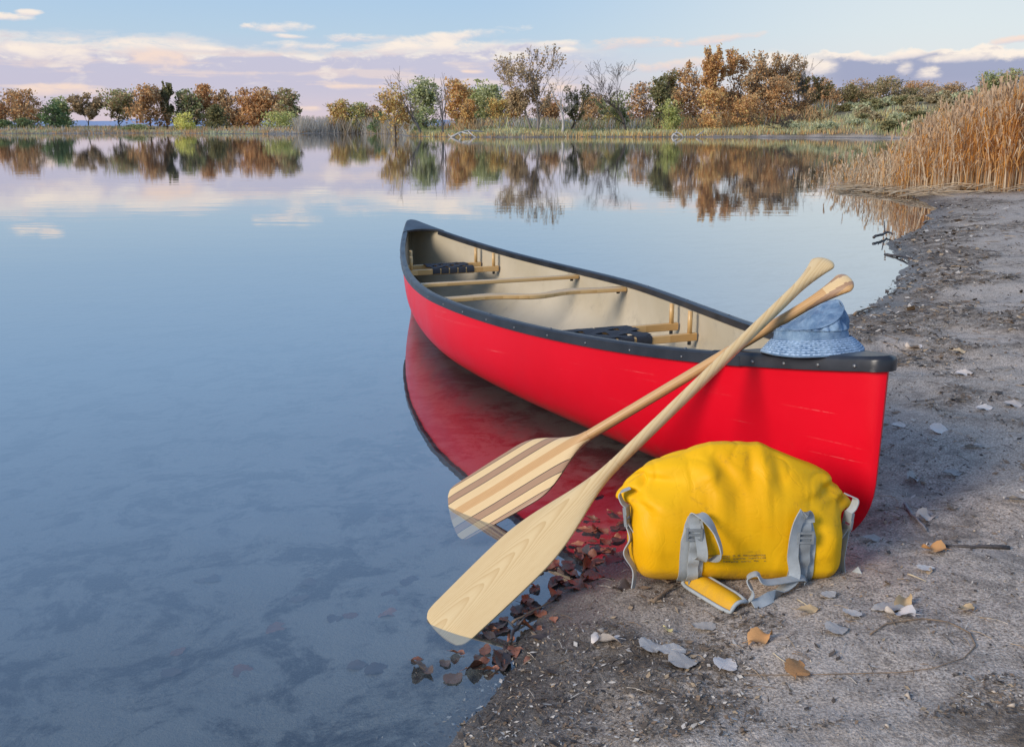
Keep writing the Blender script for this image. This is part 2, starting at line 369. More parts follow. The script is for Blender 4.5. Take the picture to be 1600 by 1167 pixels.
def build_water():
    xs = axis_samples(-2.4, 2.6, 0.07, -430, 120, 1.10); ys = axis_samples(1.2, 8.0, 0.07, -7, 330, 1.07)
    X, Y = np.meshgrid(xs, ys, indexing='ij'); mb = MB(); mb.grid(np.stack([X, Y, 0 * X], -1))
    depth = np.maximum(0.0, -height(X.ravel(), Y.ravel(), False)).astype(np.float32)
    m, t, b = mat('lake water'); t.nodes.remove(b); out = t.nodes['Material Output']
    geo = t.nodes.new('ShaderNodeNewGeometry'); pos = geo.outputs['Position']
    mp = t.nodes.new('ShaderNodeMapping'); t.links.new(pos, mp.inputs[0]); mp.inputs['Scale'].default_value = (0.55, 1.5, 1)
    rip = nnoise(mp.outputs[0], 1.6, 3, 0.5, 0.4) + nnoise(mp.outputs[0], 9, 2, 0.5) * 0.10
    bm = t.nodes.new('ShaderNodeBump'); bm.inputs['Strength'].default_value = 0.12; bm.inputs['Distance'].default_value = 0.010; t.links.new(rip.s, bm.inputs['Height'])
    dt = t.nodes.new('ShaderNodeVectorMath'); dt.operation = 'DOT_PRODUCT'; t.links.new(bm.outputs[0], dt.inputs[0]); t.links.new(geo.outputs['Incoming'], dt.inputs[1])
    fres = NX.op('POWER', 1.0 - NX.op('ABSOLUTE', NX(dt.outputs['Value'])), 2.35, clamp=True) * 0.96 + 0.02     # same from above and below
    gl = t.nodes.new('ShaderNodeBsdfGlossy'); gl.inputs['Roughness'].default_value = 0.015; gl.inputs['Color'].default_value = (0.97, 0.975, 0.985, 1); t.links.new(bm.outputs[0], gl.inputs['Normal'])
    tr = t.nodes.new('ShaderNodeBsdfTransparent'); tr.inputs['Color'].default_value = (0.80, 0.86, 0.88, 1)
    df = t.nodes.new('ShaderNodeBsdfDiffuse'); df.inputs['Color'].default_value = (0.085, 0.096, 0.106, 1)
    mu = t.nodes.new('ShaderNodeMixShader'); at = t.nodes.new('ShaderNodeAttribute'); at.attribute_name = 'depth'      # silt in the water column hides the bed with depth
    murk = 1.0 - NX.op('POWER', 2.718, NX(at.outputs['Fac']) * -2.0); t.links.new((murk * 0.85).s, mu.inputs[0]); t.links.new(tr.outputs[0], mu.inputs[1]); t.links.new(df.outputs[0], mu.inputs[2])
    mx = t.nodes.new('ShaderNodeMixShader'); t.links.new(fres.s, mx.inputs[0]); t.links.new(mu.outputs[0], mx.inputs[1]); t.links.new(gl.outputs[0], mx.inputs[2])
    t.links.new(mx.outputs[0], out.inputs[0])
    o = tag(mb.build('water', m), kind='structure')
    o.data.attributes.new('depth', 'FLOAT', 'POINT').data.foreach_set('value', depth)
build_water()

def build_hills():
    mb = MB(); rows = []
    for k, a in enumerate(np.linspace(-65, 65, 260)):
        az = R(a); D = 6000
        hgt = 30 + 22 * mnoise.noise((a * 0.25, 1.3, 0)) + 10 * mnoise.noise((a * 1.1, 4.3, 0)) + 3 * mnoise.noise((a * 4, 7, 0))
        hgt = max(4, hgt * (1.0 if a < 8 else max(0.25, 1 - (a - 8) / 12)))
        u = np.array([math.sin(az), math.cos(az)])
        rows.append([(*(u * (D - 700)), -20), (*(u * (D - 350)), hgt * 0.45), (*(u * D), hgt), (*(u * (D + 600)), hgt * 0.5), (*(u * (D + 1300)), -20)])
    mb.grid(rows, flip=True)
    tag(mb.build('hills', plain('haze tinted far hills', lin(150, 165, 195), 0.9, 0.1, 0.002)), kind='structure')  # blue of distance haze is put into the hills' base colour
    pl = MB(); pl.add([(-9000, 850, -2.2), (9000, 850, -2.2), (9000, 9000, -2.2), (-9000, 9000, -2.2)], [(0, 1, 2, 3)])
    pl.add([(-9000, -4000, -2.2), (-425, -4000, -2.2), (-425, 850, -2.2), (-9000, 850, -2.2)], [(0, 1, 2, 3)])
    pl.add([(870, -4000, -2.2), (9000, -4000, -2.2), (9000, 850, -2.2), (870, 850, -2.2)], [(0, 1, 2, 3)])
    tag(pl.build('plain_beyond', plain('dry plain', (0.24, 0.20, 0.13), 0.95, 0.2, 0.02)), kind='structure')
build_hills()

# ------------------------------------------------------------------ vegetation
def leaf_mat(name, cols, rough=0.8):
    m, t, b = mat(name); t.nodes.remove(b); out = t.nodes['Material Output']
    g = t.nodes.new('ShaderNodeNewGeometry'); rnd = NX(g.outputs['Random Per Island'])
    pos = nnoise(g.outputs['Position'], 0.8, 3)
    c = nramp(NX.op('FRACT', rnd * 0.6 + pos * 0.9), [(i / max(1, len(cols) - 1), tuple(k) + (1,)) for i, k in enumerate(cols)])
    d = t.nodes.new('ShaderNodeBsdfDiffuse'); t.links.new(c, d.inputs[0]); tr = t.nodes.new('ShaderNodeBsdfTranslucent'); t.links.new(c, tr.inputs[0])
    mx = t.nodes.new('ShaderNodeMixShader'); mx.inputs[0].default_value = 0.3; t.links.new(d.outputs[0], mx.inputs[1]); t.links.new(tr.outputs[0], mx.inputs[2]); t.links.new(mx.outputs[0], out.inputs[0])
    return m
LEAF = {
 'rust':   leaf_mat('rust leaves', [(0.420, 0.226, 0.105), (0.760, 0.436, 0.204), (0.589, 0.331, 0.152), (0.850, 0.574, 0.285)]),
 'orange': leaf_mat('orange leaves', [(0.840, 0.441, 0.163), (0.850, 0.619, 0.243), (0.631, 0.332, 0.134), (0.850, 0.729, 0.309)]),
 'brown':  leaf_mat('brown leaves', [(0.365, 0.271, 0.159), (0.577, 0.427, 0.249), (0.469, 0.324, 0.179), (0.644, 0.514, 0.310)]),
 'gold':   leaf_mat('gold leaves', [(0.768, 0.566, 0.190), (0.850, 0.620, 0.223), (0.534, 0.387, 0.144), (0.850, 0.768, 0.326)]),
 'olive':  leaf_mat('olive leaves', [(0.286, 0.311, 0.135), (0.439, 0.476, 0.210), (0.371, 0.378, 0.168), (0.589, 0.605, 0.293)]),
 'darkolive': leaf_mat('dark olive leaves', [(0.166, 0.177, 0.088), (0.263, 0.264, 0.121), (0.344, 0.282, 0.135), (0.221, 0.239, 0.116)]),
 'green':  leaf_mat('green leaves', [(0.198, 0.292, 0.121), (0.281, 0.392, 0.167), (0.152, 0.215, 0.098), (0.365, 0.454, 0.224)]),
 'lime':   leaf_mat('lime leaves', [(0.557, 0.621, 0.213), (0.704, 0.689, 0.271), (0.424, 0.476, 0.173), (0.786, 0.695, 0.296)]),
 'yellow': leaf_mat('yellow leaves', [(0.850, 0.837, 0.222), (0.850, 0.850, 0.279), (0.775, 0.682, 0.222)]),
 'grey':   leaf_mat('grey twigs', [(0.439, 0.421, 0.379), (0.590, 0.562, 0.508), (0.350, 0.331, 0.304)]),
 'straw':  leaf_mat('straw leaves', [(0.44, 0.36, 0.20), (0.52, 0.43, 0.26), (0.36, 0.28, 0.15)]),
 'sage':   leaf_mat('sage leaves', [(0.485, 0.515, 0.314), (0.682, 0.707, 0.437), (0.353, 0.378, 0.231), (0.786, 0.759, 0.467)]),
}
BARK = {'dark': plain('dark bark', (0.075, 0.060, 0.050), 0.9, 0.3, 3), 'grey': plain('grey bark', (0.20, 0.175, 0.155), 0.9, 0.3, 3),
        'white': plain('bleached wood', (0.47, 0.44, 0.41), 0.8, 0.2, 3), 'brown': plain('brown bark', (0.14, 0.10, 0.075), 0.9, 0.3, 3)}

def rot_about(v, axis, a):
    axis = axis / (np.linalg.norm(axis) + 1e-9)
    return v * math.cos(a) + np.cross(axis, v) * math.sin(a) + axis * axis.dot(v) * (1 - math.cos(a))
def skeleton(rng, depth, lean, spread, trunk_frac, kids, up=0.25, jit=0.12):
    """unit-high tree of (points, radii) branches plus tip points"""
    br = []; tips = []
    def grow(p, d, L, r, k):
        n = 4 if k else 7; pts = [p]; rad = [r]; q = p.copy(); dd = d.copy()
        for i in range(n):
            dd = dd + rng.normal(0, jit, 3) + np.array([0, 0, up * 0.3]); dd /= np.linalg.norm(dd)
            q = q + dd * L / n; pts.append(q); rad.append(r * (1 - 0.45 * (i + 1) / n))
            if (0 < k < depth and i in (1, 2) and rng.random() < 0.55) or (k == 0 and i >= 2 and rng.random() < 0.75):
                ax = np.cross(dd, rng.normal(0, 1, 3)); grow(q, rot_about(dd, ax, rng.uniform(0.55, 1.05) * spread), L * rng.uniform(0.42, 0.68) * (0.8 if k == 0 else 1), rad[-1] * 0.55, k + 1)
        br.append((pts, rad, k))
        if k >= depth: tips.append(q); return
        if k >= depth - 1: tips.append(q)
        m = rng.integers(kids[0], kids[1] + 1); ph = rng.uniform(0, 6.28)
        ax0 = np.cross(dd, [0.3, 0.2, 1.0] if abs(dd[2]) < 0.9 else [1.0, 0.1, 0])
        for j in range(m):
            ax = rot_about(ax0, dd, ph + 6.28 * j / m + rng.normal(0, 0.3))
            grow(q, rot_about(dd, ax, spread * rng.uniform(0.35, 0.8)), L * rng.uniform(0.62, 0.86), rad[-1] * rng.uniform(0.6, 0.78), k + 1)
    d0 = np.array([lean, 0.1 * lean, 1.0]); grow(np.zeros(3), d0 / np.linalg.norm(d0), trunk_frac, 0.03, 0)
    return br, tips
def leaf_quads(rng, cen, size, sp):
    n = len(cen); a = rng.normal(0, 1, (n, 3)); a /= np.linalg.norm(a, axis=1)[:, None]; b = rng.normal(0, 1, (n, 3)); b -= a * (a * b).sum(1)[:, None]; b /= np.linalg.norm(b, axis=1)[:, None]
    s = size * rng.uniform(0.6, 1.35, (n, 1)); w = s * rng.uniform(0.45, 0.8, (n, 1))
    return np.stack([cen - a * s, cen + b * w - a * s * 0.1, cen + a * s, cen - b * w + a * s * 0.1], 1)

def make_tree(name, label, cat, px, base_py, top_py, wpx, D, leaf, bark, style='leafy', lean=0.0, group=None, seed=0, dens=1.0, clear=0.12, mix=None):
    """one tree: > trunk, crown. Base stands on the ground at distance D"""
    rng = np.random.default_rng(1000 + seed)
    p = at_d(px, base_py, D); x, y = p[0], p[1]; zb = gz_soft(x, y) - 0.15
    zt = at_d(px, top_py, D)[2]; H = max(0.8, zt - zb); Wd = wpx / FPX * D
    bare = style in ('bare', 'dead'); sparse = style == 'sparse'
    if style == 'dead': br, tips = skeleton(rng, 4, lean, 0.7, 0.62, (1, 2), 0.45, 0.12)
    elif bare: br, tips = skeleton(rng, 5, lean, 0.80, 0.48, (2, 2), 0.40, 0.12)
    elif sparse: br, tips = skeleton(rng, 4, lean, 0.80, 0.50, (2, 3), 0.4, 0.11)
    else: br, tips = skeleton(rng, 3, lean, 0.9, 0.45, (2, 4), 0.25, 0.12)
    allp = np.array([q for b in br for q in b[0]]); zmax = allp[:, 2].max()
    xr = np.percentile(allp[:, 0], 98) - np.percentile(allp[:, 0], 2)
    cx0 = 0 if lean else (np.percentile(allp[:, 0], 98) + np.percentile(allp[:, 0], 2)) / 2
    sxy = (Wd * (0.98 if bare else 0.86)) / max(xr, 1e-3); sz = H * (1.0 if bare or sparse else 0.93) / zmax
    org = np.array([x, y, zb])
    def T(q): q = np.asarray(q, float); k = np.clip(q[..., 2] / zmax, 0, 1) ** 1.0; return np.stack([(q[..., 0] - cx0 * k) * sxy, q[..., 1] * sxy, q[..., 2] * sz], -1) + org
    root = tag(empty(name, org), label, cat, group)
    mb = MB(); r0 = max(0.05, H * 0.021) * (1.15 if style == 'dead' else 1)
    for pts, rad, k in br:
        if not (bare or sparse) and k > 3: continue
        mb.tube(T(np.array(pts)), [max(r / 0.03 * r0, 0.015 if bare else 0.019) for r in rad], 6 if k == 0 else (4 if k < 3 else 3), cap=False)
    mb.build('trunk', BARK[bark], root, org)
    if bare: return root
    cen = []
    if sparse:
        tp = T(np.array(tips + [pts[j] for pts, rad, k in br if k >= 2 for j in (1, 2, 3, 3) if j < len(pts)]))
        n = max(1, int(3.6 * dens))
        cen = (tp[:, None, :] + rng.normal(0, 1, (len(tp), n, 3)) * np.array([Wd * 0.03, Wd * 0.03, H * 0.02])).reshape(-1, 3)
    else:
        top = zb + H; bot = zb + H * clear; hh = (top - bot) / 2
        NL = 7 if H > 4 else 5; C = []
        lobes = [(np.array([0.0, 0.0, 0.45]), 0.55), (np.array([0.0, 0.0, -0.35]), 0.62)]
        for _ in range(NL):
            a = rng.uniform(0, 6.28); zz = rng.uniform(-0.75, 0.7); r = (0.62 if zz < 0.3 else 0.4) * rng.uniform(0.6, 1.1)
            lobes.append((np.array([r * math.cos(a), r * math.sin(a), zz]), rng.uniform(0.26, 0.46)))
        for lc, lr in lobes:
            for _ in range(int((4 + 34 * lr ** 2) * dens)):
                u = rng.normal(0, 1, 3); u /= np.linalg.norm(u); C.append(lc + u * lr * rng.uniform(0.55, 1.08))
        C = np.array(C)
        C[:, 2] = (C[:, 2] - C[:, 2].min()) / (C[:, 2].max() - C[:, 2].min()) * 2 - 1
        C[:, :2] /= np.percentile(np.abs(C[:, :2]), 97)
        C = np.stack([x + C[:, 0] * Wd * 0.46 + lean * H * 0.25 * (C[:, 2] + 1), y + C[:, 1] * Wd * 0.46, (top + bot) / 2 + C[:, 2] * hh * 0.94], 1)
        n = 40
        cen = (C[:, None, :] + rng.normal(0, 1, (len(C), n, 3)) * (Wd * 0.058 + hh * 0.036) * rng.uniform(0.35, 1.9, (len(C), 1, 1)) * np.array([1, 1, 0.75])).reshape(-1, 3)
    cen = cen[(cen[:, 2] < zb + H * 1.04) & (cen[:, 2] > gz_soft(x, y) + 0.05)]
    ls = min(0.150, 0.05 + 0.015 * H) * (D / 115)
    c = MB(); Q = leaf_quads(rng, cen, ls * (0.85 if sparse else 1.0), 0)
    if mix:
        k = rng.random(len(Q)) < 0.35; c.quads(Q[~k], 0); c.quads(Q[k], 1)
    else: c.quads(Q)
    c.build('crown', [LEAF[leaf]] + ([LEAF[mix]] if mix else []), root, org, smooth=False)
    return root

TL, TM = 'trees on the spit across the water', 'trees on the far bank'
TREES = [
 # px, base, top, width, D, leaf, bark, style, label, extra
 (2, 205, 163, 26, 158, 'rust', 'brown', 'leafy', 'rust brown tree cut by the edge beside the utility pole', {}),
 (43, 205, 142, 66, 160, 'rust', 'brown', 'leafy', 'broad rust brown cottonwood behind low green bushes, beside the round green tree', dict(mix='brown', clear=.16)),
 (90, 204, 158, 36, 157, 'green', 'dark', 'leafy', 'small round bright green tree on the spit', dict(clear=.05)),
 (96, 200, 152, 24, 172, 'olive', 'dark', 'leafy', 'pale olive crown rising behind the small round green tree', {}),
 (138, 201, 147, 44, 162, 'brown', 'dark', 'sparse', 'thin brown half bare tree with the open gap of sky on both sides', dict(dens=1.2)),
 (188, 201, 141, 60, 164, 'brown', 'dark', 'leafy', 'rounded brown olive tree with a visible dark trunk on the spit', dict(mix='olive', clear=.3)),
 (236, 204, 134, 48, 160, 'rust', 'brown', 'leafy', 'rust coloured tree just before the tall slender one', dict(mix='brown', clear=.15)),
 (262, 202, 128, 17, 162, 'darkolive', 'dark', 'sparse', 'tallest slender dark tree of the spit', dict(dens=1.3)),
 (293, 205, 141, 42, 163, 'olive', 'dark', 'leafy', 'olive grey open tree behind the yellow bush', dict(mix='brown')),
 (320, 200, 133, 36, 166, 'rust', 'dark', 'leafy', 'tall rust crown with a gap below it, behind the yellow bush', dict(clear=.3)),
 (336, 204, 165, 34, 158, 'darkolive', 'dark', 'leafy', 'low dark olive tree under the tall rust crown', dict(clear=.08)),
 (358, 202, 142, 48, 166, 'brown', 'dark', 'leafy', 'dull brown tree in the middle of the dense stand on the spit', dict(mix='rust', clear=.12)),
 (393, 204, 139, 50, 165, 'rust', 'brown', 'leafy', 'wide rust tree of the dense stand on the spit', dict(clear=.10)),
 (424, 206, 136, 44, 164, 'rust', 'brown', 'leafy', 'rust tree directly above the lime green willow', dict(mix='brown', clear=.15)),
 (452, 206, 140, 36, 162, 'brown', 'dark', 'leafy', 'last brown olive tree at the end of the spit', dict(mix='olive', clear=.25)),
 (287, 209, 177, 34, 153, 'yellow', 'brown', 'leafy', 'yellow bush at the waterline of the spit', dict(clear=.02)),
 (437, 209, 175, 50, 153, 'lime', 'brown', 'leafy', 'lime green willow at the tip of the spit', dict(clear=.02)),
 (466, 210, 192, 24, 152, 'lime', 'brown', 'leafy', 'low yellow green bush at the very tip of the spit', dict(clear=.02, mix='olive')),
 (37, 209, 185, 34, 153, 'green', 'dark', 'leafy', 'low dark green bush at the waterline below the broad rust cottonwood', dict(clear=.02, mix='darkolive')),
 (10, 209, 188, 26, 153, 'green', 'dark', 'leafy', 'low green bush at the waterline by the utility pole', dict(clear=.02, mix='olive')),
 (215, 209, 195, 44, 154, 'olive', 'dark', 'leafy', 'low olive bush spreading along the spit below the rust tree', dict(clear=.02, mix='green')),
 # middle bank, rear row first
 (530, 196, 156, 36, 150, 'gold', 'brown', 'leafy', 'golden brown tree first beyond the open gap of sky', dict(mix='rust', clear=.08)),
 (561, 196, 161, 34, 150, 'olive', 'brown', 'leafy', 'olive brown tree next to the golden one beyond the gap', dict(mix='gold', clear=.08)),
 (588, 196, 165, 38, 150, 'brown', 'brown', 'leafy', 'low pale brown tree behind the orange cottonwood', dict(mix='rust', clear=.06)),
 (590, 197, 175, 26, 140, 'green', 'dark', 'leafy', 'small green bush behind the dry brush beside the orange cottonwood', dict(clear=.04)),
 (663, 200, 123, 44, 132, 'olive', 'dark', 'leafy', 'olive green tree directly behind the leaning dead tree', dict(clear=.12, mix='sage')),
 (668, 201, 170, 46, 122, 'olive', 'dark', 'leafy', 'pale green undergrowth tree at the foot of the leaning dead tree', dict(clear=.05, mix='green')),
 (712, 200, 124, 40, 124, 'orange', 'brown', 'leafy', 'orange tree between the slender dead trunk and the green one', dict(mix='rust', clear=.10)),
 (745, 198, 125, 44, 138, 'olive', 'dark', 'leafy', 'yellowish green crown behind the small orange tree', dict(mix='lime', clear=.12)),
 (733, 203, 156, 24, 116, 'orange', 'brown', 'leafy', 'small orange tree in front of the green crown', dict(clear=.12)),
 (771, 199, 134, 42, 130, 'olive', 'dark', 'leafy', 'olive tan tree between the green crown and the tallest cottonwood', dict(mix='sage', clear=.08)),
 (778, 201, 155, 34, 122, 'gold', 'brown', 'leafy', 'ochre tree low before the olive tan one', dict(mix='orange', clear=.08)),
 (803, 200, 145, 42, 128, 'orange', 'brown', 'leafy', 'pale orange tree behind the foot of the leaning cottonwood', dict(mix='brown', clear=.06)),
 (617, 206, 132, 46, 106, 'orange', 'brown', 'leafy', 'large orange cottonwood standing alone at the water before the dry brush', dict(mix='gold', clear=.10, dens=.9)),
 (858, 199, 150, 36, 130, 'rust', 'brown', 'leafy', 'low rust tree behind the tallest cottonwood', dict(mix='brown', clear=.05)),
 (925, 197, 147, 46, 128, 'brown', 'dark', 'leafy', 'round brown tree between the white dead trunk and the dark bare tree', dict(mix='rust', clear=.06)),
 (955, 198, 166, 32, 124, 'gold', 'brown', 'leafy', 'low ochre shrub beside the dark bare tree', dict(mix='olive', clear=.05)),
 (1003, 196, 130, 40, 134, 'rust', 'brown', 'leafy', 'faint rust tree behind the dark bare tree', dict(mix='grey', dens=.7)),
 (1030, 200, 120, 30, 116, 'darkolive', 'dark', 'leafy', 'dark olive spire shaped tree', dict(clear=.06)),
 (1051, 200, 110, 28, 122, 'darkolive', 'dark', 'leafy', 'second dark olive tree, taller, next to the spire shaped one', dict(clear=.12, mix='brown')),
 (1047, 205, 157, 34, 108, 'lime', 'brown', 'leafy', 'yellow green young tree in front of the dark olive spire', dict(clear=.04)),
 (1076, 200, 96, 42, 120, 'rust', 'dark', 'leafy', 'tall rust tree behind the yellow green young tree', dict(mix='brown', clear=.05)),
 (1113, 202, 72, 54, 116, 'rust', 'grey', 'sparse', 'tallest rust tree of the dense grove', dict(dens=2.0, mix='orange')),
 (1110, 204, 140, 52, 110, 'orange', 'brown', 'leafy', 'glowing orange tree low in front of the dense grove', dict(clear=.06, mix='rust')),
 (1148, 201, 86, 46, 118, 'rust', 'dark', 'leafy', 'rust tree in the centre of the dense grove', dict(mix='brown', clear=.05)),
 (1182, 200, 95, 46, 116, 'brown', 'dark', 'leafy', 'brown tree of the dense grove with pale twigs above', dict(mix='rust', clear=.05)),
 (1165, 203, 150, 48, 110, 'rust', 'brown', 'leafy', 'low rust thicket tree under the dense grove', dict(mix='orange', clear=.03)),
 (1214, 200, 80, 66, 118, 'brown', 'dark', 'sparse', 'twiggy half bare tree at the edge of the dense grove', dict(dens=1.0, mix='rust')),
 (1216, 203, 120, 48, 114, 'rust', 'dark', 'leafy', 'russet tree under the twiggy half bare tree', dict(mix='brown', clear=.04)),
 (1262, 198, 113, 52, 122, 'darkolive', 'dark', 'sparse', 'dark sparse tree after the grove, before the sage slope', dict(dens=1.6, mix='rust')),
 (1250, 199, 145, 44, 116, 'rust', 'brown', 'leafy', 'low russet tree at the foot of the dark sparse tree', dict(mix='brown', clear=.03)),
 (1293, 185, 135, 32, 138, 'rust', 'dark', 'leafy', 'rust tree behind the sage slope, nearest to the grove', dict(mix='darkolive', clear=.05)),
 (1322, 182, 133, 34, 138, 'darkolive', 'dark', 'leafy', 'olive tree behind the sage slope', dict(mix='brown', clear=.05)),
 (1352, 178, 148, 30, 140, 'darkolive', 'dark', 'leafy', 'low dark tree behind the sage slope beside the round dark crown', dict(clear=.03)),
 (1385, 178, 120, 58, 134, 'brown', 'dark', 'leafy', 'round dark brown crown on top of the sage slope', dict(mix='darkolive', clear=.05, dens=1.2)),
 (1418, 176, 138, 36, 136, 'darkolive', 'dark', 'leafy', 'smaller dark crown leaning on the round dark brown one', dict(mix='brown', clear=.05)),
 (1456, 172, 136, 40, 130, 'brown', 'dark', 'leafy', 'red brown twiggy tree on the ridge of the sage slope', dict(mix='grey', clear=.03)),
 (1490, 170, 129, 44, 128, 'brown', 'dark', 'leafy', 'brown tree on the ridge just before the reeds hide it', dict(mix='rust', clear=.03)),
 (1545, 165, 112, 44, 124, 'olive', 'dark', 'leafy', 'olive tree rising behind the tall reeds', dict(clear=.03)),
 (1578, 165, 108, 50, 122, 'olive', 'dark', 'leafy', 'olive brown tree at the edge behind the reeds', dict(mix='brown', clear=.03)),
 (1618, 165, 110, 50, 122, 'brown', 'dark', 'leafy', 'brown tree cut by the edge behind the reeds', dict(mix='olive', clear=.03)),
 (1340, 182, 124, 52, 142, 'brown', 'dark', 'leafy', 'brown tree behind the sage slope between the rust tree and the round dark crown', dict(mix='rust', clear=.03)),
 (1432, 178, 128, 50, 140, 'rust', 'dark', 'leafy', 'russet tree on the ridge between the round dark crown and the twiggy red brown one', dict(mix='brown', clear=.03)),
 (1280, 190, 124, 44, 132, 'rust', 'dark', 'leafy', 'russet tree closing the gap between grove and sage slope', dict(mix='brown', clear=.03)),
 # bare trees
 (659, 206, 106, 50, 106, None, 'grey', 'dead', 'leaning dead tree with a bleached foot beside the orange cottonwood', dict(lean=-.22)),
 (692, 205, 113, 24, 108, None, 'grey', 'dead', 'slender dead trunk with a few twigs beside the orange tree', dict(lean=.04)),
 (832, 206, 82, 76, 107, 'brown', 'grey', 'sparse', 'leaning cottonwood with thin brown leaves, stem crossing the tallest tree', dict(lean=-.42, dens=.6)),
 (840, 206, 71, 62, 106, 'brown', 'grey', 'sparse', 'tallest nearly bare cottonwood of the far bank', dict(lean=.03, dens=.3)),
 (878, 206, 94, 46, 105, None, 'white', 'dead', 'bleached white dead tree beside the tallest cottonwood', dict(lean=.03)),
 (889, 203, 130, 40, 110, 'darkolive', 'dark', 'sparse', 'bent dark tree with few leaves behind the white dead tree', dict(lean=.3, dens=.5)),
 (979, 206, 91, 58, 106, None, 'dark', 'bare', 'dark bare tree with a fan of branches against open sky', dict(lean=0.02)),
 (962, 203, 142, 50, 112, 'olive', 'dark', 'sparse', 'olive leaved side tree reaching out of the dark bare tree', dict(lean=-.3, dens=.8)),
 (1228, 208, 176, 44, 103, None, 'dark', 'bare', 'leafless grey shrub at the water before the sage slope', {}),
 (1196, 198, 84, 40, 120, None, 'grey', 'bare', 'bare grey tree fine twigged against the bright cloud over the grove', {}),
 (1238, 198, 82, 40, 121, None, 'grey', 'bare', 'second bare fine twigged tree over the grove, nearer the slope', {}),
]
for i, (px, bp, tp, w, D, leaf, bark, style, label, ex) in enumerate(TREES):
    bush = (bp - tp) < 36 and style == 'leafy'
    make_tree('bush' if bush else ('bare_tree' if leaf is None else 'tree'), label, 'bush' if bush else 'tree', px, bp, tp, w, D, leaf, bark, style, seed=i, group=('bushes and ' if bush else '') + (TL if px < 480 else TM), **ex)

# sage and rabbitbrush shrubs: a few shapes, copied
def shrub_proto(k, leaf):
    rng = np.random.default_rng(300 + k); cen = []
    for _ in range(13):
        a = rng.uniform(0, 6.28); r = rng.uniform(0, 0.42); c = np.array([r * math.cos(a), r * math.sin(a), rng.uniform(0.2, 0.62) * (1 - r * 0.8)])
        cen.append(c + rng.normal(0, 1, (60, 3)) * np.array([0.11, 0.11, 0.09]))
    cen = np.concatenate(cen); cen[:, 2] = np.maximum(cen[:, 2], 0.02)
    mb = MB(); mb.quads(leaf_quads(rng, cen, 0.07, 0)); fol = mb.mesh('foliage', LEAF[leaf], smooth=False)
    st = MB()
    for _ in range(7):
        a = rng.uniform(0, 6.28); st.tube([(0, 0, -0.1), (0.12 * math.cos(a), 0.12 * math.sin(a), 0.2), (0.3 * math.cos(a), 0.3 * math.sin(a), 0.5)], [0.025, 0.018, 0.008], 3, cap=False)
    return fol, st.mesh('stem', BARK['brown'])
SHRUBS = [shrub_proto(k, l) for k, l in enumerate(('sage', 'sage', 'darkolive', 'sage', 'straw'))]
def put_shrub(x, y, w, h, label, group, k):
    fol, st = SHRUBS[k]; root = tag(empty('shrub', (x, y, gz_soft(x, y) - 0.04), (0, 0, random.uniform(0, 6.28))), label, 'shrub', group); root.scale = (w, w, h)
    for nm, me in (('foliage', fol), ('stem', st)):
        o = bpy.data.objects.new(nm, me); COL.objects.link(o); o.parent = root
RB = [('grey green rabbitbrush mound among its like on the slope behind the reeds', 'grey green rabbitbrush mounds on the slope', 0), ('olive green mound among the grey rabbitbrush on the slope behind the reeds', 'olive mounds on the slope', 2), ('straw coloured rabbitbrush mound on the slope behind the reeds', 'straw coloured mounds on the slope', 4)]
n = 0
while n < 120:
    x = random.uniform(24, 62); y = random.uniform(88, 134)
    px = 800 + FPX * x / (y * 0.976 + 0.25)
    if px > 1540 or px < 1215 or shore_dist(np.array([x]), np.array([y]))[0] < 2.2 or random.random() > (px - 1150) / 250: continue
    put_shrub(x, y, random.uniform(1.2, 2.3), random.uniform(0.9, 1.7), *RB[n % 3]); n += 1
n = 0
while n < 60:
    px = random.uniform(600, 1215); y = random.uniform(107, 124); x = (px - 800) / FPX * (y * 0.976 + 0.25)
    if shore_dist(np.array([x]), np.array([y]))[0] < 2.5: continue
    put_shrub(x, y, random.uniform(0.9, 1.9), random.uniform(0.55, 1.15), 'low sage shrub in the grassy margin below the trees of the far bank', 'sage shrubs on the far bank', random.choice((0, 1, 3, 3, 2))); n += 1

# grass and brush of the banks: nobody could count it
def blades(rng, base, h, w, lean=0.25):
    n = len(base); a = rng.uniform(0, 6.28, n); dx = np.stack([np.cos(a), np.sin(a), np.zeros(n)], 1); w = (w * rng.uniform(0.6, 1.3, n))[:, None]; h = (h * rng.uniform(0.55, 1.25, n))[:, None]
    l = rng.normal(0, lean, (n, 3)); l[:, 2] = 1; top = base + l * h
    return np.stack([base - dx * w, base + dx * w, top + dx * w * 0.3, top - dx * w * 0.3], 1)
def bank_stuff(name, label, n, pxr, yr, dmin, dmax, h, w, mats, seed, lean=0.25):
    rng = np.random.default_rng(seed); px = rng.uniform(*pxr, n * 4); y = rng.uniform(*yr, n * 4); x = (px - 800) / FPX * (y * 0.976 + 0.25)
    d = shore_dist(x, y); k = (d > dmin) & (d < dmax); x, y = x[k][:n], y[k][:n]
    z = height(x, y, False) - 0.03; mb = MB(); Q = blades(rng, np.stack([x, y, z], 1), h, w, lean)
    sel = (vnoise(x * 0.22, y * 0.22, seed) + 0.5 + rng.normal(0, 0.12, len(x))); e = np.quantile(sel, np.linspace(0, 1, len(mats) + 1)[1:-1]); idx = np.digitize(sel, e)
    for j in range(len(mats)): mb.quads(Q[idx == j], j)
    tag(mb.build(name, [LEAF[m] for m in mats], smooth=False), label, kind='stuff')
bank_stuff('bank_grass', 'dry tan and olive grass along the far bank', 15000, (600, 1470), (82, 128), 0.35, 16, 0.46, 0.045, ('sage', 'gold', 'brown', 'sage', 'olive'), 41)
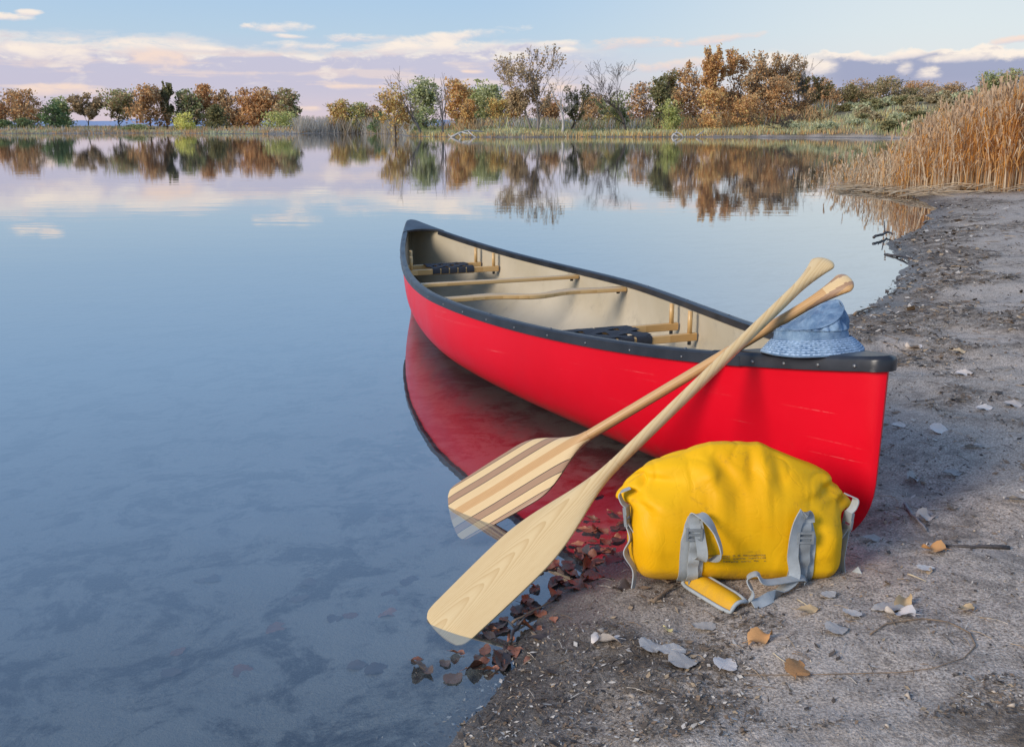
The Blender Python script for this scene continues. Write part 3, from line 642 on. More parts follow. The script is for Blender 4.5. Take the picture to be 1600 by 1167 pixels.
bank_stuff('bank_sedge', 'rust brown sedge fringe along the waterline of the far bank', 5000, (640, 1450), (84, 118), 0.15, 1.6, 0.40, 0.05, ('brown', 'rust', 'orange'), 42)
bank_stuff('spit_grass', 'dry grass covering the spit across the water', 13000, (-60, 480), (128, 180), 0.25, 14, 0.36, 0.05, ('sage', 'brown', 'rust', 'brown', 'grey'), 43)
bank_stuff('brush_thicket', 'mauve grey leafless brush along the water between spit and far bank', 9000, (464, 640), (106, 190), 0.3, 12, 1.9, 0.035, ('grey', 'brown', 'grey'), 44, 0.35)
bank_stuff('undergrowth', 'brown and olive undergrowth at the foot of the trees on the far bank', 7000, (620, 1300), (110, 138), 6, 34, 1.5, 0.06, ('brown', 'rust', 'olive', 'grey'), 45, 0.4)
bank_stuff('spit_undergrowth', 'brown and olive undergrowth at the foot of the trees on the spit', 3500, (-60, 475), (138, 185), 2, 30, 0.75, 0.06, ('brown', 'olive', 'rust', 'grey'), 46, 0.4)

# ------------------------------------------------------------------ driftwood, pole on the far shores
def dead_log(name, label, pts_px, D, r):
    P = [at_d(px, py, D + dd) for px, py, dd in pts_px[0]]; org = np.array([P[0][0], P[0][1], max(0.0, gz_soft(P[0][0], P[0][1]))])
    root = tag(empty(name, org), label, 'driftwood')
    for k, line in enumerate(pts_px):
        mb = MB(); L = [at_d(px, py, D + dd) for px, py, dd in line]
        mb.tube(L, [r * (1 - 0.55 * i / (len(L) - 1)) * (1 if k == 0 else 0.6) for i in range(len(L))], 6); mb.build('trunk' if k == 0 else 'branch', BARK['white'], root, org)
    return root
dead_log('driftwood_log', 'bleached fallen log with legs of broken branches at the water below the leaning dead tree',
         [[(704, 215, 0), (718, 208, .5), (732, 204.5, 1), (756, 206, 1.5)], [(716, 208, .5), (721, 215, 0)], [(731, 205, 1), (740, 213, .3), (744, 215, 0)], [(704, 214, 0), (700, 210, .5)], [(722, 207, .6), (734, 210, 0)]], 98, 0.13)
dead_log('driftwood_log', 'small arched white driftwood root at the water below the young yellow green tree',
         [[(1050, 215, 0), (1053, 210, .2), (1058, 207.5, .4), (1064, 210, .2), (1068, 215, 0)], [(1058, 207.5, .4), (1056, 203, .5)], [(1053, 210, .2), (1060, 214, -.2)]], 98, 0.12)
dead_log('driftwood_log', 'short pale stick of driftwood on the sandy strip beside the arched root',
         [[(1088, 213, 0), (1094, 209, .3), (1100, 205, .6)], [(1094, 209, .3), (1099, 209, .3)]], 99, 0.08)
def utility_pole():
    b = at_d(11, 204, 175); org = np.array([b[0], b[1], gz_soft(b[0], b[1])]); top = at_d(11, 160, 175)[2]
    root = tag(empty('utility_pole', org), 'thin dark wooden utility pole at the far end of the spit', 'pole')
    mb = MB(); mb.tube([org - [0, 0, .2], [org[0], org[1], top]], [0.15, 0.10], 6); mb.build('pole', BARK['dark'], root, org)
    cb = MB(); cb.box([org[0], org[1] - .13, top - .5], [0.9, 0, 0], [0, 0.05, 0], [0, 0, 0.06]); cb.build('crossarm', BARK['dark'], root, org, smooth=False)
utility_pole()

# ------------------------------------------------------------------ reeds beside the beach
REED = [leaf_mat('orange reed', [(0.70, 0.33, 0.085), (0.80, 0.46, 0.16), (0.58, 0.25, 0.06), (0.82, 0.54, 0.25)]),
        leaf_mat('pale reed', [(0.70, 0.55, 0.37), (0.80, 0.67, 0.49), (0.60, 0.43, 0.27)]),
        leaf_mat('reed plume', [(0.58, 0.40, 0.24), (0.66, 0.49, 0.33), (0.48, 0.33, 0.20)])]
def reed_geometry(x, y, h, rng, w0=0.0058, leaves=3, plume=0.42, bend=0.13):
    """stems, hanging leaves and plumes as loose quads"""
    n = len(x); z = np.minimum(height(x, y, False), 0.4); base = np.stack([x, y, np.maximum(z, -0.25) - 0.03], 1); h = h + 0.03
    a = rng.uniform(0, 6.28, n); ba = rng.normal(1.2, 1.2, n); bd = np.stack([np.cos(ba), np.sin(ba), 0 * ba], 1) * (np.abs(rng.normal(0, bend, n)) * h)[:, None]
    wd = np.stack([np.cos(a), np.sin(a), 0 * a], 1); up = np.array([0, 0, 1.0])
    pos = lambda t: base + up * (h * t)[:, None] + bd * (t ** 2)[:, None] if np.ndim(t) else base + up * (h * t)[:, None] + bd * t ** 2
    S, P = [], []; ts = [0, .3, .6, .85, 1.0]
    for t0, t1 in zip(ts[:-1], ts[1:]):
        S.append(np.stack([pos(t0) - wd * w0 * (1.1 - t0 * .7), pos(t0) + wd * w0 * (1.1 - t0 * .7), pos(t1) + wd * w0 * (1.1 - t1 * .7), pos(t1) - wd * w0 * (1.1 - t1 * .7)], 1))
    for k in range(leaves):
        t = rng.uniform(0.25, 0.9, n); la = rng.uniform(0, 6.28, n); d = np.stack([np.cos(la), np.sin(la), 0 * la], 1); L = (h * rng.uniform(0.10, 0.24, n))[:, None]
        p0 = pos(t); p1 = p0 + d * L * 0.5 + up * L * 0.55; p2 = p1 + d * L * 0.55 - up * L * rng.uniform(-0.2, 0.8, (n, 1)); sd = np.cross(d, up) * w0 * 1.5
        S.append(np.stack([p0 - sd * .6, p0 + sd * .6, p1 + sd, p1 - sd], 1)); S.append(np.stack([p1 - sd, p1 + sd, p2 + sd * .15, p2 - sd * .15], 1))
    k = rng.random(n) < plume
    for _ in range(4):
        q = pos(1.0)[k]; m = len(q); d = rng.normal(0, .22, (m, 3)); d[:, 2] = 1; d = d / np.linalg.norm(d, axis=1)[:, None] + bd[k] * .4; L = rng.uniform(0.10, 0.22, (m, 1)); sd = np.cross(d, rng.normal(0, 1, (m, 3))) * 0.010
        q = q - d * 0.06; P.append(np.stack([q - sd * .4, q + sd * .4, q + d * L + sd, q + d * L - sd], 1))
    return np.concatenate(S), (np.concatenate(P) if P else np.zeros((0, 4, 3)))
def px_of(x, y): return 800 + FPX * x / (y * 0.976 + 0.25)
def build_reeds():
    rng = np.random.default_rng(77)
    N = 60000; y = 15.3 + 44 * rng.random(N) ** 1.7; px = rng.uniform(1330, 1800, N); x = (px - 800) / FPX * (y * 0.976 + 0.25)
    front = 15.9 + np.clip((1560 - px) / 100, -1, 2) * 0.8 + vnoise(x * 1.3, y * 0, 9) * 1.2
    left = np.interp(y, [15, 20, 30, 45, 60], [1400, 1392, 1405, 1425, 1440]) + vnoise(y * .8, y * 0, 8) * 26
    k = (y > front) & (px > left + rng.exponential(26, N)) & (rng.random(N) < np.clip((px - 1380) / 130, .12, 1))
    x, y, px = x[k][:17000], y[k][:17000], px[k][:17000]
    h = np.interp(px, [1390, 1430, 1470, 1520, 1600, 1800], [0.80, 0.93, 1.06, 1.22, 1.40, 1.52]) * np.interp(y, [15, 25, 60], [0.97, 1.04, 1.10]) * np.clip(rng.normal(.96, .19, len(x)), .35, 1.3)
    S, Pm = reed_geometry(x, y, h, rng); mb = MB(); sel = np.tile(rng.random(len(x)) < 0.22, len(S) // len(x))
    sel[:len(x)] |= rng.random(len(x)) < .65; sel[len(x):2 * len(x)] |= rng.random(len(x)) < .35      # stalks bleach towards the foot
    mb.quads(S[~sel], 0); mb.quads(S[sel], 1); mb.quads(Pm, 2)
    tag(mb.build('reed_bed', REED, smooth=False), 'dense bed of tall orange reeds growing at the end of the beach', kind='stuff')
    # paler short stalks standing in the shallows in front
    N = 9000; y = rng.uniform(15.2, 27, N); px = rng.uniform(1240, 1640, N); x = (px - 800) / FPX * (y * 0.976 + 0.25)
    f0 = np.interp(px, [1240, 1300, 1400, 1470, 1640], [19.5, 18.6, 17.2, 16.2, 15.6]) + vnoise(x * 2, y * 0, 19) * .7
    k = (y > f0) & (y < f0 + np.interp(px, [1240, 1400, 1640], [4.5, 4.0, 1.3])) & (rng.random(N) < np.interp(px, [1240, 1290, 1340, 1400], [.05, .25, .7, 1]))
    x, y, px = x[k][:2600], y[k][:2600], px[k][:2600]
    h = np.interp(px, [1240, 1320, 1420, 1640], [0.30, 0.50, 0.75, 0.9]) * rng.uniform(0.45, 1.35, len(x))
    S, Pm = reed_geometry(x, y, h, rng, 0.006, 2, 0.1, 0.25); mb = MB(); sel = np.tile(rng.random(len(x)) < 0.3, len(S) // len(x)); mb.quads(S[~sel], 1); mb.quads(S[sel], 0); mb.quads(Pm, 2)
    tag(mb.build('reed_stubble', REED, smooth=False), 'short pale reed stalks standing in the shallows before the orange reed bed', kind='stuff')
    # broken stalks lying at the foot
    mb = MB()
    for _ in range(420):
        px = rng.uniform(1330, 1660); f = np.interp(px, [1330, 1400, 1470, 1660], [18.2, 17.2, 16.2, 15.5]) + rng.normal(.3, .45); X = (px - 800) / FPX * (f * .976 + .25); a = rng.normal(0, .6); L = rng.uniform(.15, .6)
        z = max(gz(X, f), 0) + rng.uniform(.01, .06); mb.tube([(X - L * math.cos(a), f - L * math.sin(a), z), (X, f, z + rng.uniform(0, .1)), (X + L * math.cos(a), f + L * math.sin(a), z + rng.uniform(-.01, .1))], [.008, .008, .005], 3, cap=False)
    tag(mb.build('reed_litter', REED[1]), 'pale broken reed stalks lying at the foot of the reed bed', kind='stuff')
build_reeds()

# ------------------------------------------------------------------ canoe
BOW = np.array([0.9545, 2.3911]); HEAD = 1.9219; LEN = 4.882
CD = np.array([math.cos(HEAD), math.sin(HEAD)]); CN = np.array([-CD[1], CD[0]])     # CN points to the side that faces the camera
ZB, ZS = 0.5812, 0.4923; KB, KS = 0.014, -0.045
def c_half(s):
    u = abs(2 * s - 1); e = min(s, 1 - s) * LEN
    return 0.5181 * (1 - u ** 1.6863) + 0.018 * math.sqrt(max(0, 1 - (1 - min(1, e / 0.05)) ** 2)) * (1 - min(1, e / 1.2))
def c_top(s): return ZB + (ZS - ZB) * s - 0.1517 * (1 - abs(2 * s - 1) ** 2.7857)
def c_keel(s): return KB + (KS - KB) * s - 0.014 * (1 - (2 * s - 1) ** 2)
def c_pt(along, lat, z):
    p = BOW + CD * along + CN * lat; return np.array([p[0], p[1], z])
def c_ins(t):
    q = min(1, max(0, (t - 0.58) / 0.42)); return 0.014 * t + 0.24 * (1 - math.sqrt(max(0, 1 - q * q)))
def hull_pt(s, v, side, off=0.0):
    H = c_top(s) - c_keel(s); u = abs(2 * s - 1); n = 2.05 + 0.75 * (1 - u * u); ph = v * math.pi / 2
    cw = max(0.0, math.cos(ph)) ** (2 / n); sw = max(0.0, math.sin(ph)) ** (2 / n)
    w = c_half(s) * cw * (1 + 0.055 * math.sin(math.pi * v) * (1 - u * u)); z = c_top(s) - H * sw
    al = s * LEN + c_ins(sw) * max(0, 1 - 2 * s) - c_ins(sw) * max(0, 2 * s - 1)
    if off: w = max(0.0, w - off); z += off * sw
    return c_pt(al, side * w, z)
SS = sorted(set([0, .0008, .002, .004, .007, .011, .016, .022, .03] + list(np.linspace(.04, .96, 70)) + [1 - q for q in (0, .0008, .002, .004, .007, .011, .016, .022, .03)]))
VV = [math.sin(k / 22 * math.pi / 2) ** 1.0 * 0.5 + k / 22 * 0.5 for k in range(23)]

def hull_material():
    m, t, b = mat('red hull'); g = t.nodes.new('ShaderNodeNewGeometry'); pos = g.outputs['Position']
    n = nnoise(pos, 2.5, 4); f = nnoise(pos, 60, 4, 0.7)
    s3 = t.nodes.new('ShaderNodeSeparateXYZ'); t.links.new(pos, s3.inputs[0]); px_, py_, pz_ = (NX(o) for o in s3.outputs)
    al = px_ * float(CD[0]) + py_ * float(CD[1]); sc = nnoise(nvec(al * 1.6, pz_ * 70.0 + al * 6.0, 0.0), 1.0, 2, 0.5, 0.4)
    c = nmix(smooth(n, .3, .7), (0.66, 0.0015, 0.012, 1), (0.72, 0.002, 0.016, 1)); c = nmix(smooth(sc, .66, .72) * smooth(nnoise(pos, 5, 3), .45, .6) * smooth(f, .35, .6) * 0.40, c, (0.80, 0.20, 0.19, 1))
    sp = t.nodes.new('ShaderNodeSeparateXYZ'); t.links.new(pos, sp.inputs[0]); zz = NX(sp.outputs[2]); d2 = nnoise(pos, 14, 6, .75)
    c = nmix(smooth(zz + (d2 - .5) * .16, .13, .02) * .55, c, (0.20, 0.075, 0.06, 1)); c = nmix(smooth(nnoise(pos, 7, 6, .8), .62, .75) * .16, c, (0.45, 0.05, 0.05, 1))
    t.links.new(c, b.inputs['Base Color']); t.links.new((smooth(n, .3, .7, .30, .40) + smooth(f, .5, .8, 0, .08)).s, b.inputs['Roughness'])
    b.inputs['Specular IOR Level'].default_value = 0.24
    h = nnoise(pos, 3.0, 2) * 1.0; bump(t, h, b, 0.25, 0.02); return m
def liner_material():
    m, t, b = mat('tan hull lining'); g = t.nodes.new('ShaderNodeNewGeometry'); pos = g.outputs['Position']
    n = nnoise(pos, 3, 5); f = nnoise(pos, 120, 3, .8)
    c = nmix(smooth(n, .3, .7), (0.47, 0.395, 0.275, 1), (0.54, 0.465, 0.345, 1)); c = nmix(smooth(nnoise(pos, 7, 7, .78), .54, .72) * .6, c, (0.34, 0.295, 0.225, 1)); c = nmix(smooth(f, .70, .76) * .4, c, (0.22, 0.19, 0.15, 1))
    t.links.new(c, b.inputs['Base Color']); t.links.new((smooth(n, .3, .7, .34, .5)).s, b.inputs['Roughness']); bump(t, nnoise(pos, 2.2, 3), b, 0.3, 0.03); return m
VINYL = plain('black vinyl trim', (0.022, 0.024, 0.030), 0.36, 0.3, 12, 0.04)
STEEL = plain('dull rivet metal', (0.16, 0.165, 0.175), 0.5, 0.2, 40, 0, 0.8)
WEB = plain('black webbing', (0.020, 0.022, 0.030), 0.75, 0.3, 60, 0.4)
def wood_material(name, dark, light, fig=1.0, gloss=0.35, cathedral=False):
    m, t, b = mat(name); a = t.nodes.new('ShaderNodeAttribute'); a.attribute_name = 'grain'; sp = t.nodes.new('ShaderNodeSeparateXYZ'); t.links.new(a.outputs['Vector'], sp.inputs[0]); x, y, z = (NX(o) for o in sp.outputs)
    c = nvec(x, y * 0.07, z); w = nnoise(c, 55, 4, .6, .4); fine = nnoise(c, 420, 3, .6); drift = nnoise(nvec(x * 4, y * 2.2, 0.3), 1.0, 3, .5) - 0.5
    if cathedral: lev = x * x * 2600.0 + y * 15.0 + drift * 5.0 + x * 60.0
    else: lev = (x + drift * 0.012) * 190.0
    ring = NX.op('POWER', NX.op('FRACT', lev), 2.2)
    k = w * 0.30 + ring * 0.42 * fig + fine * 0.30
    col = nmix(smooth(k, .18, .80), light + (1,), dark + (1,)); col = nmix(smooth(nnoise(c, 9, 2), .4, .7) * .25, col, dark + (1,))
    t.links.new(col, b.inputs['Base Color']); t.links.new(smooth(w, .3, .7, gloss, gloss + .12).s, b.inputs['Roughness']); b.inputs['Coat Weight'].default_value = 0.2; b.inputs['Coat Roughness'].default_value = .22
    bump(t, w * 0.5 + fine * .4 - ring * .4, b, .10, .001); return m
ASH = wood_material('ash wood', (0.50, 0.27, 0.085), (0.70, 0.45, 0.19), .7)
PALE = wood_material('pale pine wood', (0.58, 0.375, 0.155), (0.75, 0.555, 0.285), .8, .40, True)
BASS = wood_material('basswood strip', (0.60, 0.385, 0.165), (0.78, 0.57, 0.30), .6)
CEDAR = wood_material('golden cedar strip', (0.47, 0.245, 0.085), (0.66, 0.40, 0.17), .9)
WALNUT = wood_material('walnut strip', (0.30, 0.165, 0.085), (0.44, 0.265, 0.15), .7)
INLAY = plain('dark inlay', (0.03, 0.022, 0.018), 0.4, .2, 30)

def build_canoe():
    org = c_pt(LEN * .5, 0, 0)
    root = tag(empty('canoe', org), 'red canoe with tan interior and black gunwales, bow pulled onto the beach', 'canoe')
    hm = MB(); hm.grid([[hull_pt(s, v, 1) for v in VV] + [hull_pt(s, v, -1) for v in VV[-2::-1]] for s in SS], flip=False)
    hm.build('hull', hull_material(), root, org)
    li = MB(); li.grid([[hull_pt(s, v, 1, .008) for v in VV] + [hull_pt(s, v, -1, .008) for v in VV[-2::-1]] for s in SS], flip=True)
    lo = li.build('lining', liner_material(), root, org)
    prof = [(-.016, -.022), (-.016, .004), (-.009, .0095), (.010, .0095), (.0165, .004), (.0165, -.027), (.0085, -.027), (.0085, -.022)]
    for side in (1, -1):
        rows = []
        for s in np.linspace(.085, .935, 120):
            e = .002; t = (c_pt((s + e) * LEN, side * c_half(s + e), 0) - c_pt((s - e) * LEN, side * c_half(s - e), 0))[:2]; t /= np.linalg.norm(t); nr = np.array([-t[1], t[0]]) * (1 if side > 0 else -1)
            c = c_pt(s * LEN, side * c_half(s), c_top(s)); rows.append([c + np.array([nr[0] * a, nr[1] * a, z]) for a, z in prof])
        mb = MB(); mb.grid(rows, cv=True, flip=side > 0); mb.build('gunwale', VINYL, root, org, sharp=40)
    rv = MB()
    def stud(c, nr, r):
        c = np.array(c); nr = np.array(nr) / np.linalg.norm(nr); a = np.cross(nr, [0.1, 0.2, 1]); a /= np.linalg.norm(a); b = np.cross(nr, a)
        rings = [[c + nr * hh * r + (a * math.cos(q) + b * math.sin(q)) * rr * r for q in np.linspace(0, 2 * math.pi, 8, endpoint=False)] for hh, rr in ((0, 1), (.35, .85), (.55, .45), (.6, .02))]
        rv.grid(rings, cv=True)
    for side in (1, -1):
        for s in np.arange(.13, .93, .047):
            t = (c_pt((s + .002) * LEN, side * c_half(s + .002), 0) - c_pt((s - .002) * LEN, side * c_half(s - .002), 0))[:2]; t /= np.linalg.norm(t); nr = np.array([-t[1], t[0], 0]) * side
            c = c_pt(s * LEN, side * c_half(s), c_top(s)); stud(c + nr * .0165 + [0, 0, -.014], nr, .0048)
            if (s * 100) % 3 < 1.2: stud(c + [0, 0, .0095], (0, 0, 1), .006)
    # decks: capped points with a skirt over the hull's tip
    for end in (0, 1):
        s1 = .106 if end == 0 else .072; ks = [0, .0006, .0016, .003, .005, .008, .012] + list(np.linspace(.018, s1, 16)); dk = MB(); top = []
        def P(k, side, off, dz):
            s = k if end == 0 else 1 - k; al = s * LEN; w = c_half(s) + off; ext = (off - .006) * max(0, 1 - k * LEN / .03) ** .5
            return c_pt(al - ext if end == 0 else al + ext, side * w * (min(1, math.sqrt(k * LEN / .012 + .06)) if k < .003 else 1), c_top(s) + dz)
        sk = .026 if end == 0 else .032
        prof2 = [(.006, -sk), (.0165, -sk), (.017, .002), (.013, .010), (.005, .0135)]
        path = [(k, 1) for k in ks[::-1]] + [(k, -1) for k in ks]
        rows = [[P(k, sd, o, z) for o, z in prof2] for k, sd in path]; dk.grid(rows, flip=(end == 0))
        for k in ks:   # crowned plate between the two edges; its inner edge is a shallow arc
            a, b = P(k, 1, .006, .0135), P(k, -1, .006, .0135)
            top.append([a + (b - a) * q + np.array([0, 0, .006 * math.sin(math.pi * q) * min(1, k / .05)]) - np.array([*(CD * (1 if end == 0 else -1)), 0]) * (0.055 if end == 0 else .075) * (math.sin(math.pi * q) ** .8) * (k / s1) ** 2 for q in np.linspace(0, 1, 11)])
        dk.grid(top, flip=(end == 1))
        e = top[-1]; dk.grid([e, [p + np.array([0, 0, -.012]) for p in e], [p + np.array([0, 0, -.018]) - np.array([*(CD * (1 if end == 0 else -1)), 0]) * .02 for p in e]], flip=(end == 1))
        d_ = dk.build('deck_plate', VINYL, root, org, sharp=50)
        for k in (np.array([.012, .033, .054, .075, .096]) if end == 0 else np.array([.02, .045, .064])):
            for sd in (1, -1):
                p, q = P(k, sd, .017, -sk * .45), P(k + .004, sd, .017, -sk * .45); t = (q - p)[:2]; t /= np.linalg.norm(t); nr = np.array([-t[1], t[0], 0]); nr *= np.sign(nr[:2].dot(CN)) * sd; stud(p, nr, .0065)
    tag(rv.build('rivets', STEEL, root, org), kind='stuff')
    def bar(s0, w, th, dz, bow_fn, name, parent, matl, half=None, n=18, lift=0.0):
        mb = MB(); pts = []; b = (c_half(s0) - .012) if half is None else half
        for q in np.linspace(-1, 1, n): pts.append(c_pt(s0 * LEN + bow_fn(q), q * b, c_top(s0) + dz))
        rings, G = [], []
        for i, p in enumerate(pts):
            q = -1 + 2 * i / (n - 1); ww = w(q) / 2; hh = th / 2; cr = [(-1, -.6), (-.75, -1), (.75, -1), (1, -.6), (1, .6), (.75, 1), (-.75, 1), (-1, .6)]
            rings.append([p + np.array([*(CD * a * ww), b_ * hh]) for a, b_ in cr]); G.append([(a * ww, q * b, b_ * hh) for a, b_ in cr])
        k0 = 0; mb.grid(rings, cv=True, G=G); mb.f += [tuple(range(8)), tuple(len(mb.v) - 1 - j for j in range(8))]; mb.m += [0, 0]
        return mb.build(name, matl, parent, org, g=True, sharp=35)
    th = bar(.612, lambda q: .048 - .006 * abs(q), .020, -.036, lambda q: 0, 'thwart', root, ASH)
    yk = bar(.510, lambda q: .058 + .020 * math.exp(-((abs(q) - .42) / .2) ** 2) - .012 * math.exp(-(q / .12) ** 2), .022, -.036, lambda q: -.055 * math.exp(-(q / .24) ** 2) + .022 * math.exp(-((abs(q) - .42) / .2) ** 2), 'yoke', root, ASH)
    for s0, par in ((.612, th), (.510, yk)):
        for sd in (1, -1):
            mb = MB(); p = c_pt(s0 * LEN, sd * (c_half(s0) - .045), c_top(s0) - .046); mb.tube([p, p - [0, 0, .012]], .009, 8); mb.build('bolt', VINYL, par, org)
    # two woven seats hung on dowels
    for (sa, sb, drop) in ((.334, .379, .118), (.787, .829, .112)):
        zr = min(c_top(sa), c_top(sb)) - drop; mb = MB(); halves = []
        def wall(s, z):
            best = c_half(s)
            for v in np.linspace(0, .8, 60):
                p = hull_pt(s, v, 1, .008)
                if p[2] <= z: return (p[:2] - BOW - CD * s * LEN).dot(CN)
            return best
        for s in (sa, sb):
            hb = wall(s, zr) - .012; halves.append(hb); cr = [(-.011, -.014), (-.008, -.017), (.008, -.017), (.011, -.014), (.011, .014), (.008, .017), (-.008, .017), (-.011, .014)]
            qs = np.linspace(-1, 1, 8); k0 = len(mb.v)
            mb.grid([[c_pt(s * LEN + a, q * hb, zr + z) for a, z in cr] for q in qs], cv=True, G=[[(a, q * hb, z) for a, z in cr] for q in qs])
            mb.f += [tuple(k0 + j for j in range(8)), tuple(len(mb.v) - 1 - j for j in range(8))]; mb.m += [0, 0]
        seat = mb.build('seat', ASH, root, org, g=True, sharp=35)
        for s, hb in zip((sa, sb), halves):
            for sd in (1, -1):
                lat = sd * (min(hb, c_half(s)) - .030); d = MB(); d.tube([c_pt(s * LEN, lat, zr + .015), c_pt(s * LEN, lat, c_top(s) - .012)], .0105, 10, g=True); d.build('hanger', ASH, seat, org, g=True)
                d = MB(); d.tube([c_pt(s * LEN, lat, zr - .034), c_pt(s * LEN, lat, zr - .016)], .008, 8); d.build('nut', VINYL, seat, org)
        a0, a1 = sa * LEN, sb * LEN; wm = min(halves) * (.50 if sa < .5 else .56); NLg = 5; pw = 2 * wm / NLg; dr = a1 - a0
        for i in range(NLg):      # straps that wrap round both rails
            lat = -wm + pw * (i + .5); d = MB(); up = .019
            pts = [(a0 + .004, -.020), (a0 - .013, -.012), (a0 - .0135, .012), (a0 - .006, .0195)] + [(a0 + dr * q, .0185 + .004 * math.sin(q * math.pi * 3 + (i % 2) * math.pi)) for q in np.linspace(.05, .95, 13)] + [(a1 + .006, .0195), (a1 + .0135, .012), (a1 + .013, -.012), (a1 - .004, -.020)]
            nr = [(0, -1), (-.8, -.6), (-.8, .6), (-.3, 1)] + [(0, 1)] * 13 + [(.3, 1), (.8, .6), (.8, -.6), (0, -1)]
            d.ribbon([c_pt(a, lat, zr + z) for a, z in pts], np.array([*(CN * pw * .43), 0]), [np.array([*(CD * a), z]) for a, z in nr], .002); d.build('webbing_strap', WEB, seat, org, sharp=50)
        for j in range(4):
            al = a0 + dr * (j + .5) / 4; d = MB()
            d.ribbon([c_pt(al, lat, zr + .0185 - .0045 * math.sin((lat / pw) * math.pi + (j % 2) * math.pi)) for lat in np.linspace(-wm * 1.0, wm * 1.0, 26)], np.array([*(CD * dr * .105), 0]), np.array([0, 0, 1.]), .002); d.build('webbing_strap', WEB, seat, org, sharp=50)
    return root
build_canoe()

# ------------------------------------------------------------------ paddles
def paddle_frame(T, G):
    ax = (G - T) / np.linalg.norm(G - T); view = np.array([0, 0, CAM_H]) - T; return ax, view
def build_paddle(name, label, T, G, blade_len, blade_w, dip, strips, shaft_mat, grip_mats, flat, tail=0.42, grip_w=.040):
    """T: point of the blade tip region at the water, G: grip end. Blade length runs from the tip towards the grip"""
    ax = (G - T) / np.linalg.norm(G - T); T = T - ax * dip; L = np.linalg.norm(G - T)
    v = np.array([0.0, 0, CAM_H]) - (T + G) / 2; w = np.array(flat, float); w -= ax * w.dot(ax); w /= np.linalg.norm(w); nr = np.cross(w, ax)   # the blade's width lies along the horizontal direction `flat`
    if nr.dot(v) < 0: nr = -nr
    root = tag(empty(name, T), label, 'paddle')
    Pt = lambda a, b, c: T + ax * a + w * b + nr * c
    r_sh = .0155
    def half(t):      # blade half width, t in metres from the tip
        q = t / blade_len
        if q < .10: e = math.sqrt(max(0, 1 - (1 - q / .10) ** 2)); core = .80 + .14 * e if q > 0 else .80; core *= (0.90 + .10 * min(1, q / .02))
        elif q < tail: core = .94 + .06 * math.sin((q - .10) / (tail - .10) * math.pi / 2)
        else:
            k = (q - tail) / (1 - tail); core = 1 - (k * k * (3 - 2 * k)) ** 1.15 * (1 - r_sh * 1.05 / (blade_w / 2))
        return blade_w / 2 * core
    def thick(t, u):
        q = t / blade_len; k = max(0, (q - .72) / .28); spine = .0055 + .010 * max(0, q - .3) / .7
        th = spine * (1 - u * u) ** .7 * (1 if q > .06 else .6 + q * 6) + .0022
        return th * (1 - k * k) + (r_sh * math.sqrt(max(0, 1 - u * u)) + .0005) * k * k
    ts = list(np.linspace(0, blade_len * .10, 9)) + list(np.linspace(blade_len * .10, blade_len, 36))[1:]
    corner = lambda u: -0.016 * (1 - abs(u) ** 2.2) + .016        # slightly convex tip
    for (b0, b1, m, nm) in strips:
        # strips keep a constant width in metres: clip them to the outline
        rows, G_ = [], []
        n = max(3, int((b1 - b0) / .012) + 2)
        for t in ts:
            h = half(t); lo, hi = max(-h, min(h, b0 * blade_w / 2)), max(-h, min(h, b1 * blade_w / 2))
            if nm == 'blade': lo, hi = -h, h
            us = np.linspace(lo, hi, n); f, g = [], []
            for b in us:
                u = b / h if h else 0; u = max(-1, min(1, u)); c = thick(t, u); a = t + corner(b / (blade_w / 2)) * max(0, 1 - t / .05)
                f.append((a, b, c)); g.append((a, b, -c))
            ring = f + g[::-1]; rows.append([Pt(*q) for q in ring]); G_.append([(q[1], q[0], q[2]) for q in ring])
        mb = MB(); mb.grid(rows, cv=True, G=G_)
        k = len(rows[0]); mb.f.append(tuple(range(k))); mb.m.append(0)
        mb.build(nm, m, root, T, g=True, sharp=38)
    mb = MB(); gl = .155; st = np.linspace(blade_len - .012, L - gl + .004, 14); NS = 18; an = np.linspace(0, 2 * math.pi, NS, endpoint=False)
    mb.grid([[Pt(a, r_sh * math.cos(p), r_sh * math.sin(p)) for p in an] for a in st], cv=True, G=[[(r_sh * math.cos(p), a, r_sh * math.sin(p)) for p in an] for a in st]); mb.build('shaft', shaft_mat, root, T, g=True)
    # grip: flares from the shaft into a wide rounded pear
    A = np.concatenate([np.linspace(0, .8, 18), .8 + .2 * np.sin(np.linspace(0, math.pi / 2, 12))[1:]])
    def grip_wt(q):
        k = min(1, max(0, q / .86)); wd = r_sh + (grip_w - r_sh) * k ** 1.9
        th = r_sh + .002 * math.sin(min(1, q) * math.pi) - .0015 * q
        e = math.sqrt(max(0, 1 - (max(0, q - .80) / .20) ** 2)); return wd * (.02 + .98 * e ** .75), th * (.02 + .98 * e ** .9)
    N = 56; rings, G_ = [], []
    for q in A:
        wd, th = grip_wt(q); rings.append([Pt(L - gl + gl * q, wd * math.cos(p), th * math.sin(p)) for p in np.linspace(0, 2 * math.pi, N, endpoint=False)]); G_.append([(wd * math.cos(p), L - gl + gl * q, th * math.sin(p)) for p in np.linspace(0, 2 * math.pi, N, endpoint=False)])
    if len(grip_mats) == 1:
        mb = MB(); mb.grid(rings, cv=True, G=G_); mb.build('grip', grip_mats[0], root, T, g=True)
    else:             # laminated cheeks on a centre piece
        mb = MB(); mb.grid(rings, cv=True, G=G_)
        for i, f in enumerate(mb.f):
            c = np.mean([mb.g[j] for j in f], 0); x = c[0]
            mb.m[i] = 1 if .0145 < abs(x) < .0275 else (2 if abs(x) <= .0145 and c[1] > L - .085 else 0)
        mb.build('grip', grip_mats, root, T, g=True)
    return root
